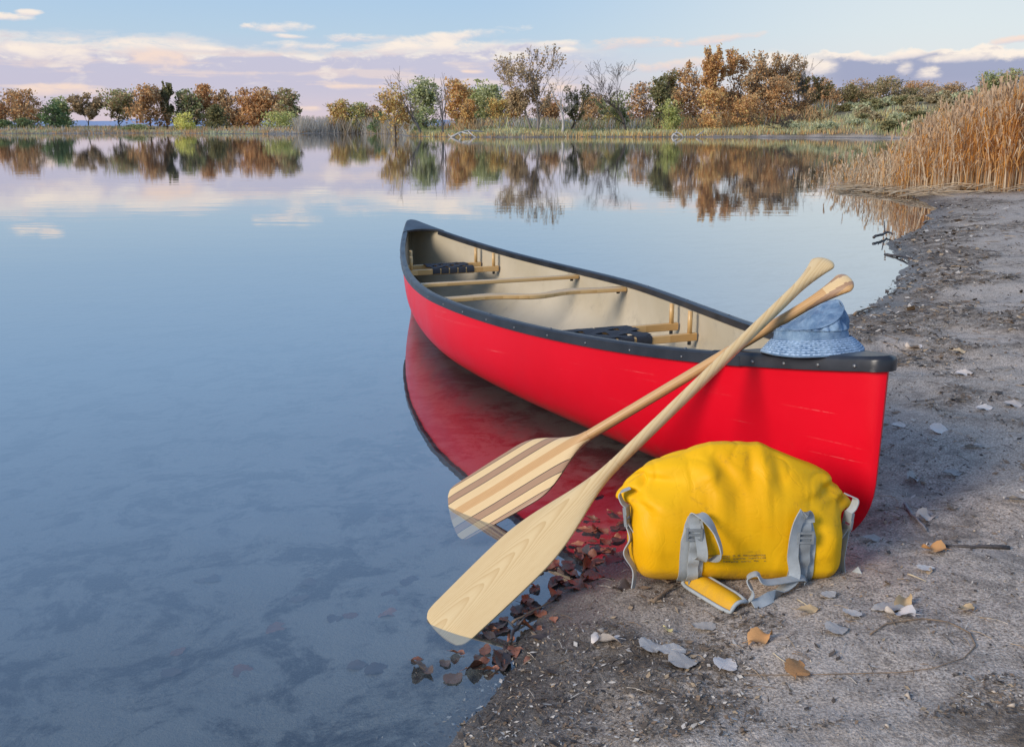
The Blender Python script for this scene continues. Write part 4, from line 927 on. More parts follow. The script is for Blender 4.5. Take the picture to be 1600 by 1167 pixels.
T1 = at_z(722, 798, 0); C1 = at_d(1150, 543, 2.775); d1 = (C1 - T1); G1 = T1 + d1 * ((0.958 + .13) / (0.67 + .13)) * 1.022
bw = .236
STRIP, _u = [], -1.02
for _w, _m, _n in ((.13, WALNUT, 0), (.018, INLAY, 1), (.24, BASS, 0), (.018, INLAY, 1), (.20, WALNUT, 0), (.022, INLAY, 1), (.26, BASS, 0), (.268, CEDAR, 0), (.26, BASS, 0), (.022, INLAY, 1), (.20, WALNUT, 0), (.018, INLAY, 1), (.24, BASS, 0), (.018, INLAY, 1), (.126, WALNUT, 0)):
    STRIP.append((_u, _u + _w, _m, 'inlay_line' if _n else 'wood_strip')); _u += _w
build_paddle('paddle', 'laminated wooden paddle with dark walnut stripes, blade tip dipped in the lake', T1, G1, .50, bw, .040, STRIP, CEDAR, [CEDAR, WALNUT, BASS], (0.70, -0.71, 0), .55)
X1 = at_d(1186, 508, 2.700); T2 = at_z(697, 980, 0); d2 = X1 - T2
def _solve():
    best = None
    for k in np.linspace(1.0, 1.6, 1201):
        p = T2 + d2 * k; zc = p[1] * math.cos(PITCH) + (CAM_H - p[2]) * math.sin(PITCH); q = 800 + FPX * p[0] / zc
        if best is None or abs(q - 1292) < best[0]: best = (abs(q - 1292), p)
    return best[1]
G2 = _solve()
build_paddle('paddle', 'plain pale wooden paddle lying over the striped one, blade at the water edge', T2, G2, .62, .165, .022, [(-1, 1, PALE, 'blade')], PALE, [PALE], (0.83, -0.56, 0), .42)

# ------------------------------------------------------------------ denim hat
def denim():
    m, t, b = mat('faded denim'); c = coords(t, 'Object'); n = nnoise(c, 14, 5, .65); f = nnoise(c, 520, 3, .7); w = nnoise(c, 38, 4, .6)
    col = nmix(smooth(n + (w - .5) * .5, .3, .72), (0.085, 0.160, 0.270, 1), (0.275, 0.390, 0.52, 1)); col = nmix(smooth(f, .5, .75) * .5, col, (0.33, 0.43, 0.54, 1)); col = nmix(smooth(f, .5, .28) * .4, col, (0.055, 0.10, 0.17, 1))
    t.links.new(col, b.inputs['Base Color']); b.inputs['Roughness'].default_value = .92; b.inputs['Specular IOR Level'].default_value = .15; b.inputs['Sheen Weight'].default_value = .15
    bump(t, f * .6 + w * .5, b, .6, .004); return m
def build_hat():
    c0 = c_pt(.054 * LEN, .033, 0); zc = c_top(.066) + .021; org = np.array([c0[0], c0[1], zc])
    root = tag(empty('bucket_hat', org, Matrix.Rotation(R(8.5), 3, Vector((-.939, -.344, 0))).to_euler()), 'faded blue denim bucket hat with stitched brim resting on the bow deck', 'hat'); DN = denim(); DN2 = plain('worn stitching', (0.36, 0.47, 0.60), .9, .35, 120)
    N = 120; th = np.linspace(0, 2 * math.pi, N, endpoint=False)
    def ring(r, z, wob=0.0, k=0, wr=0.0):
        R_, Z_ = [], []
        for a in th:
            rr = r(a) if callable(r) else r; zz = z(a) if callable(z) else z
            q = mnoise.noise((math.cos(a) * 1.7 + k, math.sin(a) * 1.7, zz * 9)); q2 = mnoise.noise((math.cos(a) * 5 + k, math.sin(a) * 5, zz * 30))
            rr += wob * (q * .8 + q2 * .45) - wr * (1 - abs(mnoise.noise((math.cos(a) * 3.1 + zz * 7, math.sin(a) * 3.1 + 5, zz * 11)))  ** .5) ** 2 - wr * .5 * abs(mnoise.noise((math.cos(a) * 8 + 2, math.sin(a) * 8, zz * 26))); R_.append(rr); Z_.append(zz)
        return [org + np.array([R_[i] * math.cos(a) * 1.0, R_[i] * math.sin(a) * .97, Z_[i]]) for i, a in enumerate(th)]
    brim_drop = lambda a: .004 + .006 * math.sin(2 * a + .6) + .004 * math.sin(3 * a - 1.0) + .010 * max(0, math.cos(a - .1)) ** 3
    # brim with raised rows of stitching
    rows = []; NB = 45
    for i in range(NB):
        q = i / (NB - 1); r = .137 - .034 * q; st = .0013 * (1 if i % 6 in (1, 2, 3, 4) else -1) if 0 < i < NB - 1 else 0
        rows.append(ring(lambda a: r + .004 * math.sin(2 * a + 1), lambda a: brim_drop(a) * (1 - q) ** 1.2 + .044 * q ** .85 + st, .004, 1))
    under = [[p - np.array([0, 0, .0035]) for p in rows[i]] for i in (0, NB // 2, NB - 1)]
    mb = MB(); mb.grid([under[2], under[1], under[0]] + rows, cv=True); mb.m = [1 if (k // N) > 3 and (k // N - 3) % 6 in (1, 2, 3, 4) and (k % N + (k // N // 6) * 2) % 4 != 0 else 0 for k in range(len(mb.f))]
    mb.build('brim', [DN, DN2], root, org)
    # crown: band, seam, collapsed top that stands high over the bow side and sags towards the camera's left
    hi = lambda a: .094 + .034 * math.cos(a - .35) + .012 * math.sin(2 * a + .8)
    seam = lambda a: .064 + .003 * math.sin(2 * a)
    crown = []
    for q in np.linspace(0, 1, 12): crown.append(ring(lambda a: .1035 - .004 * q, lambda a: .040 + (seam(a) - .040) * q, .0025, 2, .003))
    crown.append(ring(lambda a: .0955, lambda a: seam(a) + .0005, .0025, 2)); crown.append(ring(lambda a: .1015, lambda a: seam(a) + .003, .003, 2))
    for q in np.linspace(.08, 1, 16): crown.append(ring(lambda a: .1015 - .016 * q ** 2 + .006 * math.sin(q * math.pi), lambda a: seam(a) + (hi(a) - seam(a)) * q, .010 * (1 - .3 * q) * 1.3, 3, .020 * math.sin(q * math.pi) + .004))
    mb = MB(); mb.grid(crown, cv=True); mb.build('crown', DN, root, org)
    top = [ring(lambda a: .0865, lambda a: hi(a) + .001, .007, 3)]
    sd = MB(); sd.tube(top[0] + [top[0][0]], .0019, 6, cap=False); sd.build('seam', DN, root, org)
    for q in np.linspace(.06, 1, 16):
        top.append(ring(lambda a: .0865 * (1 - q) + .0005, lambda a: (hi(a) + .004 * math.sin(q * math.pi)) * (1 - q * .9) + (.9 * q) * (.098) - .034 * math.sin(q * math.pi) * max(0, math.cos(a - 3.6)) + .009 * math.sin(q * math.pi) * mnoise.noise((math.cos(a) * 2.2 * (1 - q), math.sin(a) * 2.2 * (1 - q), 3.3)) - .008 * math.sin(q * math.pi) * (1 - abs(mnoise.noise((math.cos(a) * 3 * (1 - q) + 4, math.sin(a) * 3 * (1 - q), 1.3)))) ** 4, .010 * (1 - q), 4))
    mb = MB(); mb.grid(top, cv=True); mb.build('crown_top', DN, root, org)
build_hat()

# ------------------------------------------------------------------ yellow dry bag
def tarp_material():
    m, t, b = mat('yellow coated fabric'); c = coords(t, 'Object'); n = nnoise(c, 5, 5); f = nnoise(c, 700, 2, .6); d = nnoise(c, 16, 6, .75, .5); g = nnoise(c, 70, 4, .8)
    col = nmix(smooth(n, .3, .7), (0.80, 0.40, 0.004, 1), (0.86, 0.47, 0.007, 1)); sp = t.nodes.new('ShaderNodeSeparateXYZ'); t.links.new(c, sp.inputs[0]); z = NX(sp.outputs[2])
    col = nmix(smooth(d, .56, .72) * .55, col, (0.36, 0.19, 0.02, 1)); col = nmix(smooth(g, .66, .75) * .5, col, (0.25, 0.15, 0.04, 1))
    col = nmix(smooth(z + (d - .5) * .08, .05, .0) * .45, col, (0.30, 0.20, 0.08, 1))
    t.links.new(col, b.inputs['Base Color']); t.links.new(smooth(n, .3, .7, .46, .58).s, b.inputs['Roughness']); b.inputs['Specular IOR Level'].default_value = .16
    cr = NX.op('ABSOLUTE', nnoise(c, 9, 3, .55, .8) - 0.5); bump(t, smooth(cr, .0, .035) * .22 + nnoise(c, 22, 4, .6) * .5 + f * .05, b, .24, .005); return m
GREY = plain('grey webbing', (0.36, 0.385, 0.39), 0.62, 0.12, 30, 0.15)
GREYP = plain('grey plastic', (0.24, 0.26, 0.27), 0.42, 0.15, 30, 0.03)
def build_bag():
    bx, by = 0.555, 2.285; bz = gz_soft(bx, by - .08) - .004; org = np.array([bx, by, bz])
    root = tag(empty('dry_bag', org), 'yellow roll top dry bag with grey straps standing on the sand by the bow', 'bag'); YEL = tarp_material()
    LX, DY = .258, .125
    def ztop(x):
        sl = .266 if x < 0 else .244; q = min(1, max(0, (abs(x + .005) - .060) / .20)); q = q * q * (3 - 2 * q) * .15 + q * .85
        return .332 + (sl - .332) * q
    def prof(xn, a):
        """xn in -1..1 along the bag, a around the section"""
        k = max(0.0, 1 - abs(xn) ** 12) ** .5; e = abs(xn)
        ca, sa = math.cos(a), math.sin(a); P = lambda v, p: math.copysign(abs(v) ** p, v)
        zz = .5 + .5 * P(sa, .42); y = P(ca, .42); x0 = LX * xn; zt = ztop(x0)
        gable = 1 - .78 * max(0, min(1, (zz - .50) / .50)) ** 1.5; foot = .92 + .08 * min(1, zz / .15)
        ear = math.exp(-((zz - .84) / .11) ** 2)
        yy = DY * y * gable * foot * k * (1 - .45 * e ** 6 * ear)
        z = zt * zz + .030 * (1 - k) * (1 - zz) ** 2 - .022 * (1 - k) * zz ** 3
        x = x0 * (1 + .020 * math.sin(min(1, zz * 1.25) * math.pi) - .012 * (1 - min(1, zz / .22)) ** 2 + .15 * e ** 7 * ear - .05 * e ** 4 * max(0, (zz - .90) / .10)); z -= .022 * e ** 7 * ear
        return x, yy, z
    U = np.concatenate([-1 + .25 * (np.linspace(0, 1, 26) ** 1.6), np.linspace(-.75, .75, 92)[1:-1], 1 - .25 * (np.linspace(0, 1, 26)[::-1] ** 1.6)]); A = np.linspace(-math.pi / 2, 1.5 * math.pi, 132, endpoint=False)
    A = A + .32 * np.sin(2 * A) * .5
    G = np.array([[prof(u, a) for a in A] for u in U]); gx, gy, gz_ = G[..., 0], G[..., 1], G[..., 2]
    # folds: creases fanning from the ears and gathers under the rolled top
    front = (gy < .02)
    def crease(x0, z0, x1, z1, w, dep):
        ex, ez = x1 - x0, z1 - z0; L2 = ex * ex + ez * ez; t = np.clip(((gx - x0) * ex + (gz_ - z0) * ez) / L2, 0, 1)
        d = ((gx - x0) * ez - (gz_ - z0) * ex) / math.sqrt(L2); dist = np.hypot(gx - x0 - t * ex, gz_ - z0 - t * ez)
        return dep * np.exp(-(dist / w) ** 2) * np.sin(math.pi * np.clip(t, .02, .98)) ** .5
    disp = np.zeros_like(gx)
    for c in [(-.243, .275, -.238, .222, .008, -.013), (-.236, .218, -.285, .214, .007, -.014), (-.25, .200, -.19, .165, .010, -.009), (.195, .232, .242, .222, .011, -.012), (.205, .250, .27, .238, .010, .007), (.150, .178, .245, .196, .010, -.012), (.25, .19, .28, .20, .009, -.012), (-.23, .262, -.11, .262, .010, .007), (-.11, .262, -.045, .285, .012, .008), (-.07, .315, -.012, .255, .016, -.010), (-.012, .255, .0, .19, .022, -.008), (-.09, .30, -.04, .20, .02, .010), (.03, .33, .02, .24, .014, -.007), (.06, .315, .055, .22, .016, .008), (.09, .31, .10, .23, .015, -.007),
              (-.255, .245, -.13, .262, .016, -.012), (-.255, .225, -.15, .19, .018, .012), (-.25, .195, -.17, .13, .02, -.010), (.285, .235, .13, .20, .016, -.013), (.27, .215, .15, .235, .018, .012), (.26, .19, .16, .12, .02, -.010), (.24, .16, .10, .16, .016, -.008), (.25, .20, .19, .08, .02, .008),
              (-.20, .10, -.12, .05, .03, -.006), (.14, .09, .22, .04, .03, -.006), (-.02, .10, .09, .07, .05, -.006), (-.23, .27, -.06, .295, .014, .008), (.06, .285, .25, .255, .014, .008)]:
        disp += crease(*c)
    nz = np.array([[mnoise.noise((p[0] * 8, p[1] * 8 + 3, p[2] * 8)) * .0045 - (1 - abs(mnoise.noise((p[0] * 11 + p[2] * 6, p[1] * 9, p[2] * 9 - p[0] * 5)))  ** .6) ** 4 * .0045 * min(1, max(.25, (p[2] - .1) * 6)) + mnoise.noise((p[0] * 30, p[1] * 20, p[2] * 24)) * .0010 for p in r] for r in G])
    disp = disp * front + nz * np.clip(gz_ / .04, 0, 1)
    nrm = np.stack([gx * 1.2 / LX * np.abs(gx / LX) ** 6, gy / (np.abs(gy).max() * .55), np.clip((gz_ - .2) * 2.2, 0, 1)], -1); nrm /= np.linalg.norm(nrm, axis=-1, keepdims=True) + 1e-9
    G = G + nrm * disp[..., None]; G[..., 2] = np.maximum(G[..., 2], 0.0)
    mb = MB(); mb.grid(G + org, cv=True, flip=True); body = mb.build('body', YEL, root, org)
    bvh = BVHTree.FromPolygons([Vector(v) for v in mb.v], mb.f)
    def surf(x, z, off=.0):
        h = bvh.ray_cast(Vector((bx + x, by - 1, bz + z)), Vector((0, 1, 0)), 2)
        if h[0] is None: return np.array([bx + x, by - .1, bz + z]), np.array([0, -1., 0])
        n = np.array(h[1]); n = n if n[1] < 0 else -n; return np.array(h[0]) + n * off, n
    def strap(name, pts, hw, wdir, th=.0025, m=GREY, parent=root):
        P = [np.array(p, float) for p in pts]; Q = []
        for i in range(len(P) - 1):   # Catmull-Rom
            p0, p1, p2, p3 = P[max(i - 1, 0)], P[i], P[i + 1], P[min(i + 2, len(P) - 1)]
            for t in np.linspace(0, 1, 8, endpoint=False): Q.append(.5 * ((2 * p1) + (-p0 + p2) * t + (2 * p0 - 5 * p1 + 4 * p2 - p3) * t * t + (-p0 + 3 * p1 - 3 * p2 + p3) * t ** 3))
        Q.append(P[-1]); W, N = [], []; wd = np.array(wdir, float); wl = [wd] * len(Q) if wd.ndim == 1 else [wd[min(len(wd) - 1, int(i / (len(Q) - 1) * (len(wd) - 1)))] * (1 - f) + wd[min(len(wd) - 1, int(i / (len(Q) - 1) * (len(wd) - 1)) + 1)] * f for i in range(len(Q)) for f in [(i / (len(Q) - 1) * (len(wd) - 1)) % 1]]
        for i, p in enumerate(Q):
            t = Q[min(i + 1, len(Q) - 1)] - Q[max(i - 1, 0)]; t /= np.linalg.norm(t); w = wl[i] - t * wl[i].dot(t); w /= np.linalg.norm(w); W.append(w * hw); N.append(np.cross(t, w))
        d = MB(); d.ribbon(Q, np.array(W), np.array(N), th); return d.build(name, m, parent, org, sharp=50)
    # two grey attachment patches on the front face
    for xp, x2 in ((-.140, -.108), (.124, .160)):
        rows = []
        for z in np.linspace(.012, .190, 16): rows.append([surf(x, min(z, .190 - .012 * abs((x - (xp + x2) / 2) / ((x2 - xp) / 2)) ** 3), .0035)[0] for x in np.linspace(xp - .012, x2 + .012, 8)])
        d = MB(); d.grid(rows, flip=False); back = [[p + np.array([0, .005, 0]) for p in r] for r in rows]; d.grid(back, flip=True)
        rim = lambda R_: [r[0] for r in R_] + R_[-1][1:] + [r[-1] for r in R_[::-1]][1:] + R_[0][::-1][1:-1]
        d.grid([rim(rows), rim(back)], cv=True); pa = d.build('strap_patch', GREY, root, org, sharp=50)
        xm = (xp + x2) / 2; left = xp < 0
        strap('ladder_strap', [surf(xm + (.004 if left else 0), z, .0085 + (.004 if int(q) % 2 else 0))[0] for q, z in enumerate(np.linspace(.022, .178, 9))], .013, (1, 0, 0), m=GREYP if not left else GREY, parent=pa)
        d = MB(); p, n = surf(xm + .018 if left else xm, .020, .009); R_ = [p + np.array([.018 * math.copysign(abs(math.cos(a)) ** .6, math.cos(a)), -.003, .014 * math.copysign(abs(math.sin(a)) ** .6, math.sin(a))]) for a in np.linspace(0, 2 * math.pi, 21)]
        d.tube(R_, .0032, 8, cap=False); d.build('ring', GREYP, pa, org)
        zb = .150 if left else .140; p, n = surf(xm, zb, .014); d = MB()
        for dz in (-.012, .0, .012): d.box(p + np.array([0, 0, dz]), [.017, 0, 0], [0, .0028, 0], [0, 0, .0026])
        for dx in (-.017, .017): d.box(p + np.array([dx, 0, 0]), [.0026, 0, 0], [0, .0034, 0], [0, 0, .0155])
        d.build('buckle', GREYP, pa, org, smooth=False)
    # shoulder strap: from the top of one patch down to the pad on the sand and up to the other patch
    gp = lambda px, py, dz=.004: on_ground(px, py) + np.array([0, 0, dz])
    a0 = surf(-.122, .186, .012)[0]
    ground1, ground2 = gp(1082, 912, .030), gp(1160, 950, .016)
    a = [surf(-.122, .150, .010)[0], a0 + [0, -.004, .004], a0 + [.020, -.018, .006], a0 + [.046, -.030, -.030], a0 + [.058, -.040, -.085], ground1 + [.012, .012, .035], ground1]
    strap('shoulder_strap', a, .013, np.array([(1, 0, 0), (1, 0, 0), (.8, .5, 0), (.35, .9, 0), (.3, .95, 0), (.5, .8, 0), (.45, .85, .2)]))
    a = [surf(-.116, .176, .012)[0], surf(-.110, .140, .016)[0], surf(-.104, .090, .018)[0] + [0, -.004, 0], ground1 + [-.025, .010, .055], ground1 + [.0, .004, .006]]
    strap('shoulder_strap', a, .0125, np.array([(1, 0, 0), (1, .1, 0), (.8, -.5, 0), (.5, -.8, .3), (.45, .85, .2)]))
    b0 = surf(.142, .186, .012)[0]
    a = [surf(.150, .168, .012)[0], b0 + [.004, -.006, .002], b0 + [-.012, -.016, .008], b0 + [-.026, -.020, -.030], b0 + [-.030, -.022, -.095], b0 + [-.030, -.034, -.150], ground2 + [.052, .012, -.004], ground2 + [.022, .0, -.004]]
    strap('shoulder_strap', a, .0135, np.array([(1, 0, 0), (1, 0, 0), (.9, .4, 0), (.9, .35, 0), (1, .1, 0), (1, -.2, 0), (.3, .8, .3), (.1, .9, .3)]))
    a = [ground2 + [.018, .004, .0], ground2 + [.028, .028, .012], ground2 + [.018, .040, .038], ground2 + [.040, .040, .050], ground2 + [.062, .038, .030], b0 + [-.006, -.024, -.150], b0 + [.004, -.016, -.165]]
    strap('strap_tail', a, .0105, (.25, .95, .1))
    # padded sleeve
    ax = ground2 - ground1; L = np.linalg.norm(ax); ax /= L; wd = np.array([-.35, -.9, -.25]); wd -= ax * wd.dot(ax); wd /= np.linalg.norm(wd); up = np.cross(ax, wd); up = up if up[2] > 0 else -up
    def padrow(th, inset): 
        rows = []
        for q in np.linspace(0, 1, 14):
            hw = .031 * (1 - .18 * abs(2 * q - 1) ** 6) - inset; c = ground1 + ax * (q * (L - 2 * inset) + inset)
            rows.append([c + wd * (.014 + hw * f) + up * (th * (1 - .35 * f * f - .5 * abs(2 * q - 1) ** 6) - .010 * f * f + .002) for f in np.linspace(-1, 1, 9)])
        return rows
    top, bot = padrow(.011, .006), padrow(-.002, .006); d = MB(); d.grid(top, flip=True); d.grid(bot)
    rim = lambda R_: [r[0] for r in R_] + R_[-1][1:] + [r[-1] for r in R_[::-1]][1:] + R_[0][::-1][1:-1]
    d.grid([rim(top), rim(bot)], cv=True); pad = d.build('shoulder_pad', YEL, root, org)
    e = MB(); rl = [(p + q) / 2 for p, q in zip(rim(padrow(.010, .002)), rim(padrow(-.002, .002)))]; e.tube(rl + [rl[0]], .0048, 8, cap=False, sx=1.0); e.build('binding', GREY, pad, org)
    # closing straps with side release buckles at both ends
    for sx in (-1, 1):
        ear = np.array([bx + sx * .285, by - .035, bz + (.215 if sx < 0 else .200)]); xo = sx * .002
        bp = ear + np.array([-sx * .012, -.012, -.050]); strap('closing_strap', [ear + [-sx * .02, .0, .012], ear + [sx * .004, -.004, .0], ear + [sx * .000, -.008, -.02], bp + [0, 0, .018]], .0115, (.35 * sx, -.9, 0))
        d = MB(); t = np.array([-sx * .10, .0, -.99]); t /= np.linalg.norm(t); w = np.array([.45 * sx, -.88, 0]); w /= np.linalg.norm(w); n = np.cross(t, w)
        d.box(bp - t * .006, w * .013, n * .0045, t * .013); d.box(bp + t * .022, w * .012, n * .0042, t * .009)
        for f in (-1, 1): d.box(bp + w * .0125 * f + t * .012, w * .0022, n * .0035, t * .012)
        d.build('side_buckle', GREYP, root, org, smooth=False)
        q = bp + t * .030
        gz1 = gz(q[0] - sx * .005, q[1] - .05) + .004
        if sx < 0: pts = [q, q + [.008, -.010, -.03], q + [-.006, -.018, -.065], q + [.016, -.030, -.105], [q[0] + .012, q[1] - .045, gz1 + .008]]
        else: pts = [q, q + [-.006, -.006, -.035], q + [-.010, -.012, -.080], q + [.0, -.024, -.118], [q[0] + .028, q[1] - .040, gz1 + .006]]
        strap('strap_tail', pts, .0105, (.5 * sx, -.85, 0)); strap('closing_strap', [bp + t * .02, bp + t * .06 + [-sx * .018, 0, 0], np.array([bx + sx * LX * .965, by - .01, bz + .05])], .010, (.2 * sx, -.95, 0))
    # small print low on the front
    PR = plain('faded grey print', (0.50, 0.285, 0.03), .6, .35, 60)
    def text(body_, x, z, size):
        cu = bpy.data.curves.new('print', 'FONT'); cu.body = body_; cu.size = size; o = bpy.data.objects.new('print', cu); COL.objects.link(o); dg = bpy.context.evaluated_depsgraph_get(); me = bpy.data.meshes.new_from_object(o.evaluated_get(dg)); bpy.data.objects.remove(o)
        for v in me.vertices:
            p, n = surf(x + v.co.x, z + v.co.y, .0009); v.co = Vector(p - org)
        me.materials.append(PR); ob = bpy.data.objects.new('printed_text', me); COL.objects.link(ob); ob.parent = root
    text('Outback 60 35', .018, .026, .0085)
    d = MB()
    for k in range(3):
        z = .088 - k * .0075
        for x in np.arange(-.085 + k * .02, .055, .0062):
            if random.random() < .78: 
                p, n = surf(x, z + random.uniform(-.001, .001), .0009); d.box(p, [.0024, 0, 0], [0, .0002, 0], [0, 0, .0011 + random.random() * .0012])
    tag(d.build('faded_print', PR, root, org, smooth=False), kind='stuff')
build_bag()

# ------------------------------------------------------------------ leaves, sticks and litter on the beach
def leaf_colour(name, a, b_, rough=.75):
    m, t, b = mat(name); c = coords(t, 'Object'); n = nnoise(c, 40, 4, .65); oi = t.nodes.new('ShaderNodeObjectInfo'); rv = NX(oi.outputs['Random'])
    sp = t.nodes.new('ShaderNodeSeparateXYZ'); t.links.new(c, sp.inputs[0]); x, y = NX(sp.outputs[0]), NX(sp.outputs[1])
    vein = NX.op('FRACT', (NX.op('ABSOLUTE', y) * 0.9 - x) * 75.0); vn = smooth(vein, .86, .97) * .35 + smooth(NX.op('ABSOLUTE', y), .0016, .0004) * .5
    col = nmix(smooth(n + (rv - .5) * .5, .25, .75), a + (1,), b_ + (1,)); col = nmix(smooth(nnoise(c, 110, 3, .7), .62, .72) * .55, col, tuple(q * .35 for q in a) + (1,)); col = nmix(vn, col, tuple(min(1, q * 1.35) for q in b_) + (1,))
    t.links.new(col, b.inputs['Base Color']); b.inputs['Roughness'].default_value = rough; bump(t, n + vn * .8, b, .35, .002); return m
LM = {'orange': leaf_colour('orange brown leaf', (0.36, 0.15, 0.045), (0.56, 0.29, 0.11)), 'tan': leaf_colour('tan leaf', (0.46, 0.32, 0.17), (0.64, 0.47, 0.28)), 'grey': leaf_colour('weathered grey leaf', (0.36, 0.33, 0.30), (0.60, 0.56, 0.51)),
      'pale': leaf_colour('bleached pink grey leaf', (0.52, 0.45, 0.40), (0.70, 0.63, 0.57)), 'wet': leaf_colour('wet red brown leaf', (0.15, 0.055, 0.030), (0.30, 0.12, 0.065), .25), 'red': leaf_colour('wet brick leaf', (0.26, 0.085, 0.040), (0.42, 0.165, 0.085), .3), 'dark': leaf_colour('wet dark leaf', (0.055, 0.040, 0.035), (0.13, 0.085, 0.065), .3), 'yellow': leaf_colour('yellowed leaf', (0.52, 0.40, 0.12), (0.66, 0.54, 0.24))}
def leaf_mesh(seed, curl, slim=1.0, torn=0.0):
    """heart shaped cottonwood leaf one unit long, with a stalk"""
    rng = np.random.default_rng(seed); mb = MB(); top, NU, NV = [], 15, 9; ph = rng.uniform(0, 6.28, 4)
    for i in range(NU):
        q = i / (NU - 1); w = .50 * slim * (math.sin(math.pi * min(1, q ** .62)) ** .72) * (1 - .25 * q) + .002
        row = []
        for j in range(NV):
            v = 2 * j / (NV - 1) - 1; ed = 1 + .06 * math.sin(q * 38 + ph[0]) * abs(v) ** 3 - torn * max(0, math.sin(q * 5 + ph[1] + (2 if v > 0 else 0))) * abs(v) ** 2
            y = v * w * ed; x = q - .10 * abs(v) * (1 - q) ** 3 * 2.2
            z = curl * (abs(y) * .55 + .42 * (q - .5) ** 2 * (1 if ph[3] > 3 else -.6)) + curl * .16 * math.sin(q * 7 + ph[2]) * v + .02 * math.sin(q * 21 + v * 3) * abs(v) + curl * .22 * math.sin(3 * q + ph[1]) * y * 2
            row.append((x - .45, y, z))
        top.append(row)
    T_ = np.array(top); mb.grid(T_); mb.grid(T_ - [0, 0, .008], flip=True)
    b0 = T_[0, NV // 2]; a = rng.uniform(-.5, .5); mb.tube([b0 + [.02, 0, -.004], b0 + [-.22, .05 * a, .04 * curl], b0 + [-.46, .22 * a, .02]], [.016, .012, .010], 4)
    return mb
LSH = {(k, c): leaf_mesh(500 + k, c, s_, t_) for k, (c, s_, t_) in enumerate([(.30, 1, .0), (.75, .95, .15), (.22, 1.1, .4), (1.0, .8, .25), (.45, .55, .05), (.18, 1.0, .2)])}
LSH = {k[0]: v for k, v in LSH.items()}
LCACHE = {}
def put_leaf(name, px, py, size, yaw, shape, m, label=None, group=None, tilt=(0, 0), lift=.006, water=False, world_xy=None, cat='leaf'):
    key = (shape, m)
    if key not in LCACHE: LCACHE[key] = LSH[shape].mesh('leaf', LM[m])
    p = at_z(px, py, 0.0) if water else on_ground(px, py)
    if water: p[2] = max(0.002, gz_soft(p[0], p[1]))
    else:
        q = np.linspace(-size * .35, size * .35, 4); X, Y = np.meshgrid(p[0] + q, p[1] + q); p[2] = float(np.percentile(height(X.ravel(), Y.ravel()), 70))
    o = bpy.data.objects.new(name, LCACHE[key]); COL.objects.link(o); o.location = (p[0], p[1], p[2] + lift); o.scale = (size,) * 3; o.rotation_euler = (tilt[0], tilt[1], yaw)
    tag(o, label, cat, group); return o
